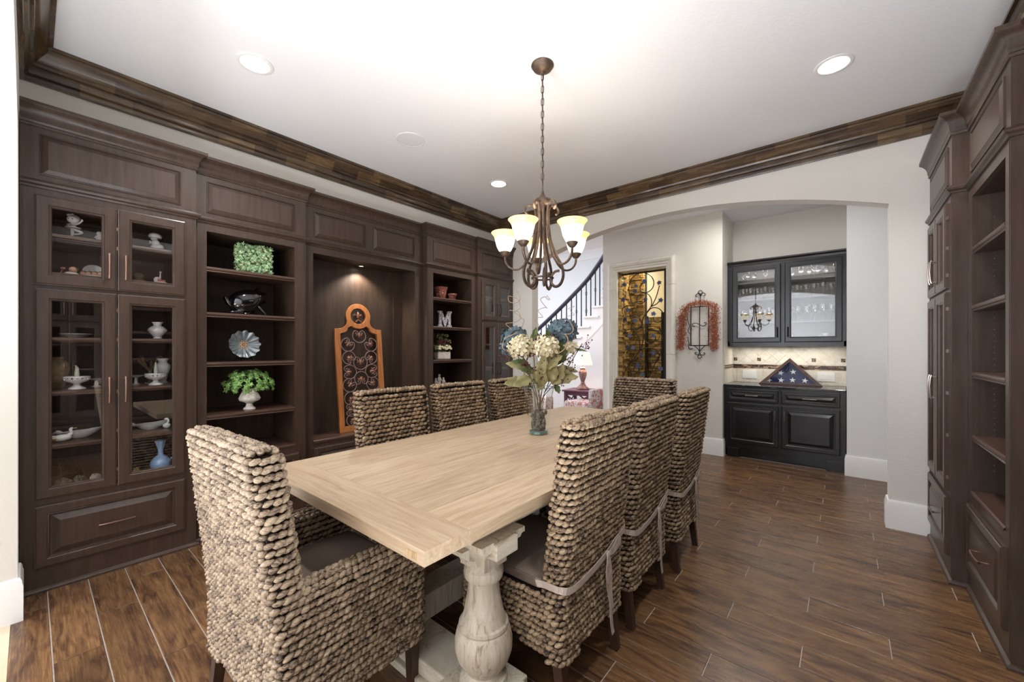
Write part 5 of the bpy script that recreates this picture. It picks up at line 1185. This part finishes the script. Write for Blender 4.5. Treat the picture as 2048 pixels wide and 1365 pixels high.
fig('figurine', 'painted bisque doll figurine sitting with toys, lower left of the upper doors', 'figurine', (-3.60, .155, 1.802), [
    ('body', 'bisque', lambda m: (m.ell((.004, 0, .014), (.034, .022, .015)), m.ell((.03, -.01, .008), (.022, .014, .008)))), ('head', 'skin', lambda m: m.ell((.016, -.006, .038), (.020, .018, .019))), ('hair', 'brownpaint', lambda m: m.ell((.017, .002, .043), (.021, .018, .0175))), ('toys', 'pinkpaint', lambda m: (m.ell((-.012, -.014, .012), (.010, .008, .010)), m.tube([(-.05, 0, .002), (-.04, 0, .03), (-.028, 0, .05)], .004, 6), m.ell((-.032, -.004, .045), (.013, .006, .008))))], RF)
def upright_plate(name, lab, loc, r, rz, m='porc'):
    mb = MB().lathe([(0, 0), (r * .6, .001), (r, .012), (r * .995, .015), (r * .6, .005), (0, .004)], 32, cap0=False, cap1=False); return solo(name, mb, M[m], lab, 'plate', loc, rot=(R(78), 0, rz), smooth=50)
upright_plate('plate', 'white plate propped upright behind the row of sleeping figures', (-3.74, .262, 1.852), .052, R(90))
fig('figurine', 'row of small pink sleeping cherub figures under a blanket, lower shelf', 'figurine', (-3.585, .245, 1.802), [('heads', 'skin', lambda m: [m.ell((x, -.006, .024), (.0145, .013, .013)) for x in (-.04, -.013, .014, .041)]), ('hair', 'brownpaint', lambda m: [m.ell((x, .002, .029), (.016, .013, .0135)) for x in (-.04, -.013, .014, .041)]), ('blanket', 'bisque', lambda m: m.ell((0, -.006, .008), (.062, .022, .010), 16, 6))], RF)
fig('figurine', 'round brown woven-looking animal figurine at the inner edge of the upper right door', 'figurine', (-3.70, .478, 1.802), [('body', 'tanpot', lambda m: (m.ell((0, 0, .022), (.034, .028, .022)), m.ell((-.004, 0, .056), (.028, .024, .024))))], RF)
fig('figurine', 'small pink and white elf figurine with raised arm behind the right upper door', 'figurine', (-3.61, .565, 1.802), [('body', 'bisque', lambda m: (m.ell((.006, 0, .012), (.040, .022, .012)), m.ell((-.012, 0, .032), (.021, .018, .022)))), ('arm', 'bisque', lambda m: (m.tube([(.004, 0, .04), (.006, 0, .07), (.004, 0, .092)], [.006, .004, .003], 6), m.tube([(.006, 0, .078), (.013, 0, .09)], .0025, 6))), ('scarf', 'pinkpaint', lambda m: (m.ell((.006, -.010, .03), (.014, .010, .012)), m.ell((.028, -.006, .026), (.010, .008, .009))))], RF)
ZS = (1.4305, 1.1205, .8155, .535)
dish('plate', 'oval white plate lying on the top shelf behind the tall left door', 'plate', [(.03, 0), (.032, .004), (.055, .012), (.078, .022), (.076, .024), (.05, .013), (0, .007)], -3.62, .175, ZS[0])
dish('vase', 'tall tan crackle vase at the left edge behind the tall left door', 'vase', [(.030, 0), (.034, .01), (.050, .07), (.058, .12), (.054, .15), (.036, .172), (.030, .18), (.034, .192), (.028, .192), (.024, .18), (0, .17)], -3.68, .100, ZS[1], 'tanpot')
def pedestal(name, lab, x, y, z):
    t = thing(name, lab, 'candle dish', (x, y, z)); mk('bowl', MB().lathe([(.040, 0), (.038, .006), (.020, .016), (.014, .026), (.020, .034), (.046, .044), (.053, .054), (.050, .0545), (.04, .047), (0, .042)], 28), M['porc'], t, smooth=50)
    mb = MB(); 
    for i in range(16):
        a = 2 * math.pi * i / 16; mb.tube([(.053 * math.cos(a + .06), .053 * math.sin(a + .06), .053), (.055 * math.cos(a + .19), .055 * math.sin(a + .19), .062), (.0555 * math.cos(a + .33), .0555 * math.sin(a + .33), .070)], .003, 5); mb.tube([(.053 * math.cos(a + .33), .053 * math.sin(a + .33), .053), (.055 * math.cos(a + .19), .055 * math.sin(a + .19), .062), (.0555 * math.cos(a + .06), .0555 * math.sin(a + .06), .070)], .003, 5)
    mb.tube([(.0555 * math.cos(R(a)), .0555 * math.sin(R(a)), .072) for a in range(0, 361, 12)], .0035, 6, caps=False); mk('pierced_rim', mb, M['porc'], t, smooth=60); return t
pedestal('candle_dish', 'white pierced pedestal dish with a candle behind the tall left door', -3.58, .181, ZS[1]); pedestal('candle_dish', 'white pierced pedestal dish with a candle behind the tall right door', -3.60, .545, ZS[1])
solo('candle', MB().tube([(0, 0, 0), (.001, 0, .05), (-.001, 0, .082), (-.006, -.004, .097), (-.013, -.010, .097)], [.013, .011, .008, .003, .002], 12), M['candle'], 'pale bent-tipped candle standing in the left pierced dish', 'candle', (-3.58, .181, ZS[1] + .043), smooth=60)
solo('candle', MB().tube([(0, 0, 0), (.001, 0, .06), (-.001, 0, .09), (0, 0, .108)], [.012, .010, .005, .002], 12), M['candle'], 'pale tapering candle standing in the right pierced dish', 'candle', (-3.60, .545, ZS[1] + .043), smooth=60)
dish('pedestal_plate', 'small white footed plate at the inner edge behind the tall left door', 'plate', [(.03, 0), (.01, .008), (.008, .035), (.03, .042), (.05, .05), (.048, .052), (0, .046)], -3.70, .272, ZS[1])
dish('pedestal_plate', 'small cream footed plate at the inner edge behind the tall right door', 'plate', [(.03, 0), (.01, .008), (.008, .045), (.03, .052), (.045, .06), (.043, .062), (0, .056)], -3.72, .462, ZS[1])
dish('vase', 'squat white flared vase on the top shelf behind the tall right door', 'vase', [(.024, 0), (.026, .005), (.020, .012), (.034, .03), (.052, .055), (.052, .065), (.036, .082), (.020, .092), (.024, .105), (.032, .115), (.028, .115), (.018, .095), (0, .09)], -3.62, .557, ZS[0])
dish('vase', 'tall white relief vase behind the right candle dish', 'vase', [(.026, 0), (.028, .008), (.020, .02), (.030, .06), (.044, .11), (.042, .13), (.028, .145), (.024, .155), (.036, .175), (.032, .175), (.018, .155), (0, .15)], -3.70, .598, ZS[1])
br = MB(); b9 = random.Random(6); br.tube([(0, 0, 0), (0, 0, .05), (.002, 0, .09)], [.016, .010, .008], 8); br.lathe([(.03, 0), (.03, .006), (0, .008)], 14)
for i in range(11):
    a = b9.uniform(0, 6.28); r_ = b9.uniform(.04, .075); h = b9.uniform(.14, .20); br.tube(smooth_pts([(0, 0, .08 + .006 * (i % 4)), (r_ * .5 * math.cos(a), r_ * .5 * math.sin(a), .12), (r_ * math.cos(a), r_ * math.sin(a), h), (r_ * 1.15 * math.cos(a + .3), r_ * 1.15 * math.sin(a + .3), h - .012)], 3), [.006] * 5 + [.004] * 5, 6)
solo('branch_sculpture', br, M['tanpot'], 'tan branching coral-like sculpture in shadow behind the tall right door', 'sculpture', (-3.76, .540, ZS[1] + .001), smooth=60)
def goose(t_r=1.0): 
    def f(m): m.ell((0, 0, .020), (.042 * t_r, .024, .021), 14, 8); m.tube(smooth_pts([(.026, 0, .026), (.038, 0, .045), (.034, 0, .066), (.044, 0, .070)], 4), [.012] * 4 + [.008] * 4 + [.007] * 5, 8); m.tube([(-.03, 0, .026), (-.056, 0, .034)], [.014, .003], 8)
    return f
fig('goose_figurine', 'white goose figurine with gilded tail, third shelf behind the tall left door', 'figurine', (-3.56, .120, ZS[2]), [('body', 'porc', goose()), ('gilt_tail', 'opal_c', lambda m: m.ell((-.03, 0, .020), (.026, .020, .014))), ('beak', 'yellow', lambda m: m.ell((.054, 0, .069), (.009, .005, .003)))], R(100))
def birdbowl(name, lab, x, y, z, rz):
    t = thing(name, lab, 'bowl', (x, y, z), rz); mb = MB(); rs = []
    for r_, h in ((.025, 0), (.03, .004), (.052, .022), (.064, .042), (.060, .042), (.047, .022), (.02, .008)):
        rs.append([(r_ * 1.25 * math.cos(a) + (.022 if math.cos(a) > .8 else 0) * h / .042, r_ * .85 * math.sin(a), h + .016 * max(0, math.cos(a)) ** 3 * h / .042) for a in [2 * math.pi * i / 24 for i in range(24)]])
    mb.rings(rs, True, True); mk('bowl', mb, M['porc'], t, smooth=60); mk('bird_head', MB().tube(smooth_pts([(-.07, 0, .035), (-.086, 0, .046), (-.10, 0, .045), (-.112, 0, .038)], 3), [.010] * 3 + [.012] * 3 + [.008, .005, .003, .002], 8), M['porc'], t, smooth=60)
birdbowl('leaf_bowl', 'white leaf-shaped bird bowl, third shelf behind the tall left door', -3.62, .195, ZS[2], R(90)); birdbowl('bird_bowl', 'white bird-shaped bowl on the third shelf behind the tall right door', -3.62, .518, ZS[2], R(90))
fig('swan_figurine', 'small white swan figurine at the right edge behind the tall right door', 'figurine', (-3.60, .603, ZS[2]), [('body', 'porc', lambda m: (m.ell((0, 0, .018), (.024, .022, .019)), m.tube(smooth_pts([(.0, 0, .03), (.010, 0, .048), (.0, 0, .066), (-.010, 0, .060)], 3), .007, 8)))], RF)
def rockm(seed, sx, sy, sz):
    mb = MB(); mb.ell((0, 0, sz), (sx, sy, sz), 12, 6); rr = random.Random(seed); mb.v = [(x * rr.uniform(.78, 1.15), y * rr.uniform(.78, 1.1), max(0, z * rr.uniform(.72, 1.15))) for x, y, z in mb.v]; return mb
solo('rock', rockm(1, .062, .04, .026), M['rock'], 'grey-brown slate rock at the bottom left of the tall left door', 'rock', (-3.60, .125, ZS[3] + .001)); solo('rock', rockm(2, .040, .03, .024), M['rock'], 'smaller grey slate rock between the brown rock and the pale rock', 'rock', (-3.62, .190, ZS[3] + .001)); solo('rock', rockm(3, .044, .03, .022), M['rockw'], 'pale chalky rock at the bottom right of the tall left door', 'rock', (-3.60, .262, ZS[3] + .001))
solo('ochre_block', rockm(4, .022, .02, .022), M['yellow'], 'small ochre stone block at the bottom left of the tall right door', 'stone', (-3.58, .445, ZS[3] + .001))
bv = thing('pitcher', 'pale blue glass ewer with ruffled neck and side handle, bottom of tall right door', 'vase', (-3.61, .572, ZS[3] + .001))
mk('body', MB().lathe([(.04, 0), (.052, .012), (.058, .035), (.054, .062), (.034, .088), (.017, .100), (.014, .115), (.016, .14), (.022, .17), (.028, .198), (.024, .198), (.014, .17), (.010, .12), (0, .11)], 28, wob=lambda a, r, z: 1 + (.12 * math.cos(4 * a) if z > .16 else 0)), M['blueglass'], bv, smooth=60)
mk('handle', MB().tube(smooth_pts([(.01, .050, .022), (.01, .074, .03), (.01, .076, .062), (.01, .052, .068)], 3), .006, 8), M['blueglass'], bv, smooth=60)

# ------------------------------------------------------------------ left open bookcase
ivl = []
for i in range(5):
    a = R(90 + 72 * i); ivl.append((math.cos(a) * (1.0 if i == 0 else .8), math.sin(a) * (1.0 if i == 0 else .8))); b = a + R(36); ivl.append((math.cos(b) * .38, math.sin(b) * .38))
def ivy_leaf(mb, c, n, s, spin):
    n = Vector(n).normalized(); u = Quaternion(n, spin) @ n.orthogonal().normalized(); v = n.cross(u); c = Vector(c)
    P = [c + n * s * .15] + [c + (u * a + v * b) * s + n * (-.12 * s * (a * a + b * b)) for a, b in ivl]
    mb.add(P, [(0, 1 + i, 1 + (i + 1) % 10) for i in range(10)])
iv = random.Random(21)
t = thing('square_ivy_planter', 'square upright block of pale variegated ivy on the top bookcase shelf', 'plant', (-3.63, 1.135, 1.957), R(82))
mk('frame_box', MB().box(-.11, .11, -.03, .05, 0, .21), M['sage'], t)
mb = MB()
for i in range(330):
    x, z = iv.uniform(-.125, .125), iv.uniform(.005, .222); ivy_leaf(mb, (x, -.04 - iv.uniform(0, .03), z), (iv.gauss(0, .4), -1, iv.gauss(.2, .4)), iv.uniform(.015, .024), iv.uniform(0, 6))
for i in range(60): ivy_leaf(mb, (iv.choice((-.12, .12)), iv.uniform(-.03, .05), iv.uniform(.0, .22)), (iv.choice((-1, 1)), -.4, iv.gauss(0, .3)), iv.uniform(.014, .02), iv.uniform(0, 6))
mk('leaves', mb, M['ivy_pale'], t, kind='stuff')
t = thing('whale_sculpture', 'glossy black ceramic animal sculpture with curled tail on the second bookcase shelf', 'sculpture', (-3.64, 1.095, 1.63), R(90))
bm_ = MB(); rs = []
prof_ = [(-.125, .105, .015), (-.11, .108, .055), (-.075, .110, .084), (-.03, .114, .098), (.02, .118, .098), (.06, .128, .088), (.09, .142, .070), (.108, .156, .052)]
for x, zc, r_ in prof_:
    rs.append([(x + .10 * math.sin(a) * r_, r_ * .8 * math.cos(a), zc - .012 + r_ * math.sin(a)) for a in [2 * math.pi * i / 24 for i in range(24)]])
rs.append([(.102 + .03 * abs(math.cos(2 * a)) , .035 * math.cos(a), .150 + .038 * math.sin(a)) for a in [2 * math.pi * i / 24 for i in range(24)]])
bm_.rings(rs, True, True); bm_.lathe([(.03, .0), (.05, .01), (.04, .03)], 20, (-.01, 0, 0))
mk('body', bm_, M['blackglaze'], t, smooth=70)
mk('fin', MB().tube([(.055, 0, .19), (.072, 0, .213), (.082, 0, .236)], [.034, .018, .002], 10, flat=.6).tube([(.10, 0, .15), (.128, 0, .165), (.148, 0, .178)], [.036, .02, .002], 10, flat=.6), M['blackglaze'], t, smooth=60)
mk('tail', MB().tube(smooth_pts([(-.03, 0, .035), (-.07, -.01, .045), (-.11, -.01, .065), (-.135, -.01, .10), (-.15, -.01, .135)], 4), [.030] * 4 + [.027] * 4 + [.024] * 4 + [.02] * 4 + [.004], 12, flat=.7), M['blackglaze'], t, smooth=60)
mk('flipper', MB().ell((-.085, -.05, .014), (.06, .02, .012), 14, 6).tube([(-.04, -.04, .03), (-.09, -.05, .014)], [.02, .014], 8), M['blackglaze'], t, smooth=60)
mk('leg', MB().tube([(.07, -.04, .07), (.10, -.055, .03), (.118, -.06, .006)], [.012, .008, .007], 8).tube([(.06, .04, .07), (.08, .05, .005)], [.012, .007], 8), M['blackglaze'], t, smooth=60)
mk('eye', MB().tube([(.045 + .013 * math.cos(R(a)), -.071, .15 + .010 * math.sin(R(a))) for a in range(0, 361, 30)], .003, 6, caps=False).ell((.045, -.069, .15), (.006, .004, .005)), M['nickel'], t, smooth=60)
t = thing('ruffled_plate', 'iridescent grey ruffled glass plate displayed upright on the third bookcase shelf', 'plate', (-3.68, 1.085, 1.269), R(90))
tp_ = []
for r_, z in ((0, .0), (.03, .001), (.032, .006), (.05, .008), (.07, .014), (.09, .022), (.106, .03), (.108, .033), (.09, .028), (.05, .012), (0, .006)):
    tp_.append([((r_ * (1 + (.045 * math.cos(13 * a) if r_ > .08 else 0))) * math.cos(a), (z + (.008 * math.cos(13 * a) if r_ > .06 else 0) * 1.0) * -1, r_ * (1 + (.045 * math.cos(13 * a) if r_ > .08 else 0)) * math.sin(a)) for a in [2 * math.pi * i / 72 for i in range(72)]])
pm = MB(); pm.rings(tp_, False, False); pl_ = mk('ruffled_disc', pm, M['opal'], t, (0, .0, .125), rot=(R(-12), 0, 0), smooth=60)
med = MB()
for i in range(8): a = 2 * math.pi * i / 8; med.ell((.018 * math.cos(a), -.010, .018 * math.sin(a)), (.009, .004, .009), 8, 5)
med.ell((0, -.011, 0), (.008, .005, .008)); med.tube([(.031 * math.cos(R(a)), -.009, .031 * math.sin(R(a))) for a in range(0, 361, 15)], .003, 6, caps=False); mk('gilt_medallion', med, M['opal_c'], pl_, smooth=60)
mk('plate_stand', MB().tube(smooth_pts([(-.065, -.03, .0), (-.06, -.02, .03), (-.05, -.03, .045), (-.055, .0, .07)], 3), .005, 6).tube(smooth_pts([(.065, -.03, .0), (.06, -.02, .03), (.05, -.03, .045), (.055, .0, .07)], 3), .005, 6).tube([(-.06, -.01, .018), (.06, -.01, .018)], .004, 6).tube([(0, .05, 0), (0, .01, .1)], .004, 6), M['blackiron'], t, smooth=60)
t = thing('ivy_urn', 'bushy green ivy in a small white pedestal urn on the lowest visible bookcase shelf', 'plant', (-3.62, 1.108, .887))
mk('urn', MB().lathe([(.042, 0), (.040, .012), (.026, .02), (.022, .045), (.036, .056), (.066, .068), (.074, .085), (.062, .115), (.048, .14), (.046, .155), (.052, .165), (.044, .165), (0, .155)], 28, wob=lambda a, r, z: 1 + (.04 * math.sin(7 * a) if .07 < z < .15 else 0)), M['urn'], t, smooth=60)
mb = MB()
for i in range(190):
    a = iv.uniform(0, 6.28); ph = math.acos(iv.uniform(-.35, 1)); r_ = iv.uniform(.75, 1.05); d = Vector((math.sin(ph) * math.cos(a), math.sin(ph) * math.sin(a), math.cos(ph)))
    ivy_leaf(mb, Vector((0, 0, .19)) + Vector((d.x * .13, d.y * .165, d.z * .13)) * r_, d + Vector((.5, iv.gauss(0, .3), .3)), iv.uniform(.023, .040), iv.uniform(0, 6))
mk('leaves', mb, M['ivy'], t, kind='stuff')
st_ = MB()
for i in range(10): a = iv.uniform(0, 6.28); st_.tube([(0, 0, .14), (.06 * math.cos(a), .08 * math.sin(a), .21)], .0025, 5)
mk('stems', st_, M['stem'], t, kind='stuff')
dish('bud_vase', 'small pale blue flared vase just visible above the near armchair back', 'vase', [(.02, 0), (.03, .01), (.028, .03), (.014, .05), (.013, .062), (.017, .072), (.013, .072), (0, .06)], -3.60, 1.071, .578, 'blueglass')

# ------------------------------------------------------------------ scroll panel in the niche
SPx, SPy = -3.66, 2.115
tilt = R(6.5)
pn = thing('scroll_panel', 'honey oak framed panel with iron fleur-de-lis scrolls leaning in the spotlit niche', 'decorative panel', (SPx, SPy, .566), rot=(R(0), 0, R(90)))
pn.rotation_euler = (-tilt, 0, R(86))
W_ = .238
outer_ = [(-W_, 0), (W_, 0), (W_, 1.0)] + [(W_ - .03 - .09 * math.sin(R(a)) , 1.0 + .075 - .075 * math.cos(R(a))) for a in range(0, 91, 15)][1:] + arc(0, 1.135, .125, -22, 202, 26) + [(-(W_ - .03 - .09 * math.sin(R(a))), 1.075 - .075 * math.cos(R(a))) for a in range(90, -1, -15)][:-1] + [(-W_, 1.0)]
inner_ = [(-W_ + .045, .05), (W_ - .045, .05), (W_ - .045, .955)] + [(.165 - .05 * math.sin(R(a)), .965 + .05 - .05 * math.cos(R(a))) for a in range(0, 91, 18)] + arc(0, 1.135, .125, -52, -128, 10) + [(-(.165 - .05 * math.sin(R(a))), 1.015 - .05 * math.cos(R(a))) for a in range(90, -1, -18)] + [(-W_ + .045, .955)]
shape2d('oak_frame', [outer_, inner_, arc(0, 1.135, .082, 0, 350, 35)], .028, M['orangewood'], pn, (0, .014, 0), (R(90), 0, 0), .003)
def fleur(mb, cx1, cz1, s, ang):
    def T(p): x, z = p[0] * s, p[1] * s; return (cx1 + x * math.cos(ang) - z * math.sin(ang), 0.004, cz1 + x * math.sin(ang) + z * math.cos(ang))
    mb.tube([T((0, -.2)), T((0, .25)), T((0, .65)), T((0, 1.0))], [s * .07, s * .26, s * .24, s * .03], 8)
    for q in (-1, 1): mb.tube([T(p) for p in ((0, -.1), (q * .25, .25), (q * .55, .45), (q * .75, .3), (q * .68, .08))], [s * .07, s * .15, s * .16, s * .12, s * .05], 6)
    mb.tube([T((-.35, -.1)), T((.35, -.1))], s * .08, 6)
mb = MB(); fleur(mb, 0, 1.125, .058, 0); mb.tube([(-.03, .004, 1.075), (0, .004, 1.10), (.03, .004, 1.075)], .009, 6); mk('fleur_de_lis', mb, M['copper'], pn, smooth=60)
def cscroll(cx1, cz1, r, ang, mbs, mbf):
    P = [(math.cos(R(a)) * r * k2, math.sin(R(a)) * r * k2) for a, k2 in [(-265 + 340 * i / 16 , 1) for i in range(17)]]
    # open ring whose ends curl inwards
    P = [(.12 * r, -.30 * r), (.30 * r, -.42 * r), (.46 * r, -.20 * r), (.34 * r, .05 * r), (.1 * r, -.02 * r)][::-1]
    ring = [(-.0, 0)]
    q = [(math.cos(R(a)) * r, math.sin(R(a)) * r) for a in range(70, -251, -20)]
    left = [(.42 * r, .78 * r), (.12 * r, .55 * r), (.25 * r, .22 * r), (.52 * r, .35 * r), (.40 * r, .55 * r)][::-1]
    right = [(-x, z) for x, z in left][::-1]
    pts = left + q + right
    pts = left + [(math.cos(R(a)) * r, math.sin(R(a)) * r) for a in range(50, -231, -20)] + right
    T = lambda p: (cx1 + p[0] * math.cos(ang) - p[1] * math.sin(ang), 0.004, cz1 + p[0] * math.sin(ang) + p[1] * math.cos(ang))
    mbs.tube(smooth_pts([T(p) for p in pts], 2), .0042, 6); fleur(mbf, T((0, -.15 * r))[0], T((0, -.15 * r))[2], r * .62, ang)
cs = [(0, .935, .068, 0), (-.12, .845, .066, R(-40)), (.12, .845, .066, R(40)), (-.115, .715, .064, R(-140)), (.115, .715, .064, R(140)), (0, .665, .070, 0), (-.115, .575, .068, R(90)), (.115, .575, .068, R(-90)), (0, .505, .070, R(180)), (-.12, .445, .066, R(-40)), (.12, .445, .066, R(40)), (-.115, .315, .064, R(-140)), (.115, .315, .064, R(140)), (-.115, .205, .062, R(90)), (.115, .205, .062, R(-90)), (0, .26, .062, 0), (-.11, .105, .058, R(-150)), (.11, .105, .058, R(150))]
for c4 in cs:
    a, b = MB(), MB(); cscroll(*c4, a, b); so = mk('iron_scroll', a, M['pinkiron'], pn, smooth=60); mk('fleur_accent', b, M['copper'], so, smooth=60)

# ------------------------------------------------------------------ bookcase with the letter M
dish('pot', 'larger mottled red pottery pot on the top shelf above the letter M', 'pot', [(.05, 0), (.055, .006), (.062, .06), (.074, .12), (.08, .138), (.072, .138), (.06, .06), (0, .02)], -3.62, 3.06, 1.944, 'terra')
dish('pot', 'smaller mottled red pottery pot on the top shelf, right of the larger one', 'pot', [(.035, 0), (.04, .004), (.05, .05), (.058, .056), (.058, .07), (.05, .07), (.042, .05), (0, .012)], -3.57, 3.19, 1.944, 'terra')
def mirror(p): return p + [(-x, z) for x, z in reversed(p)]
mp_ = [(-.085, 0), (-.03, 0), (-.03, .018), (-.045, .025), (-.045, .12), (-.002, 0), (.002, 0), (.045, .12), (.045, .025), (.03, .018), (.03, 0), (.085, 0), (.085, .018), (.072, .025), (.072, .16), (.085, .167), (.085, .185), (.04, .185), (0, .085), (-.04, .185), (-.085, .185), (-.085, .167), (-.072, .16), (-.072, .025), (-.085, .018)]
lm = shape2d('letter_m', [mp_], .03, M['lettering'], None, (-3.60, 3.10, 1.619), (R(90), 0, R(75)), .002); tag(lm, 'pale mottled decorative letter M standing on the second shelf', 'letter')
t = thing('flower_basket', 'birch basket with white, crimson and green artificial flowers below the letter M', 'flowers', (-3.60, 3.065, 1.244), R(80))
mk('basket', MB().box(-.085, .085, -.05, .05, 0, .085), M['rockw'], t, bevel=.01)
for nm, mt, z0, z1, n_, sz in (('white_flowers', 'cream_petal', .12, .16, 70, .016), ('crimson_flowers', 'berry', .17, .225, 70, .016), ('greenery', 'olive', .08, .30, 150, .02)):
    mb = MB()
    for i in range(n_):
        p = (iv.uniform(-.09, .09), iv.uniform(-.06, .04) if nm != 'greenery' else iv.uniform(-.05, .06), iv.uniform(z0, z1)); (petal if nm != 'greenery' else ivy_leaf)(mb, p, (iv.gauss(0, .5), -1, iv.gauss(.5, .4)), sz * iv.uniform(.8, 1.2), iv.uniform(0, 6))
    mk(nm, mb, M[mt], t, kind='stuff')
def person_fig(m, x, h, s=1):
    m.lathe([(.022 * s, 0), (.018 * s, h * .4), (.016 * s, h * .7), (.009 * s, h * .82)], 10, (x, 0, 0)); m.ell((x, 0, h * .9), (.012 * s, .012 * s, .014 * s)); m.tube([(x - .014 * s, 0, h * .75), (x - .02 * s, -.012, h * .55), (x, -.02, h * .55)], .005 * s, 6); m.tube([(x + .014 * s, 0, h * .75), (x + .02 * s, -.012, h * .55), (x, -.02, h * .58)], .005 * s, 6)
fig('figurine_group', 'pale family group figurine above the middle cabinet-side chair back', 'figurine', (-3.60, 3.02, .907), [('tall_figure', 'urn', lambda m: person_fig(m, 0, .165, 1.2)), ('child_figure', 'urn', lambda m: person_fig(m, -.045, .12)), ('standing_figure', 'urn', lambda m: person_fig(m, .055, .125)), ('base', 'urn', lambda m: m.lathe([(.075, 0), (.072, .006), (0, .007)], 20, squash=.6))], R(80))
t = thing('trailing_plant', 'dark green trailing plant low in the bookcase, glimpsed between two chair backs', 'plant', (-3.55, 2.93, .59), 0)
mk('pot', MB().lathe([(.05, 0), (.065, .08), (.06, .08), (0, .07)], 16), M['terra'], t, smooth=50); mb = MB()
for i in range(90):
    a = iv.uniform(0, 6.28); d = Vector((math.cos(a), math.sin(a), iv.uniform(-.1, 1.2))).normalized(); ivy_leaf(mb, Vector((0, 0, .13)) + d * iv.uniform(.06, .12), d + Vector((.6, 0, 0)), .024, iv.uniform(0, 6))
mk('leaves', mb, M['ivy'], t, kind='stuff')
# far corner cabinet
fig('figurine', 'small white bird figurine behind the upper left door of the far corner cabinet', 'figurine', (-3.60, 3.70, 1.802), [('body', 'porc', lambda m: (m.ell((0, 0, .022), (.035, .024, .022)), m.ell((-.03, 0, .045), (.014, .012, .013))))], RF)
dish('vase', 'small dark green vase behind the upper left door of the far corner cabinet', 'vase', [(.018, 0), (.026, .03), (.014, .06), (.016, .075), (0, .07)], -3.62, 3.63, 1.802, 'olive')
dish('teapot', 'white porcelain tureen on the upper shelf of the far corner cabinet', 'tureen', [(.03, 0), (.035, .01), (.055, .03), (.06, .06), (.045, .085), (.02, .10), (.008, .115), (0, .12)], -3.66, 3.69, 2.031)
dish('bowl', 'white porcelain bowl behind the upper right door of the far corner cabinet', 'bowl', [(.025, 0), (.05, .03), (.055, .055), (.05, .055), (0, .02)], -3.62, 4.00, 1.802)
dish('vase', 'white porcelain vase on the second shelf of the far corner cabinet', 'vase', [(.03, 0), (.05, .06), (.04, .12), (.02, .15), (.03, .18), (0, .17)], -3.64, 3.72, 1.121)
dish('plate', 'stacked white dish on the top tall shelf of the far corner cabinet', 'plate', [(.04, 0), (.07, .015), (.07, .02), (0, .01)], -3.64, 3.72, 1.431)
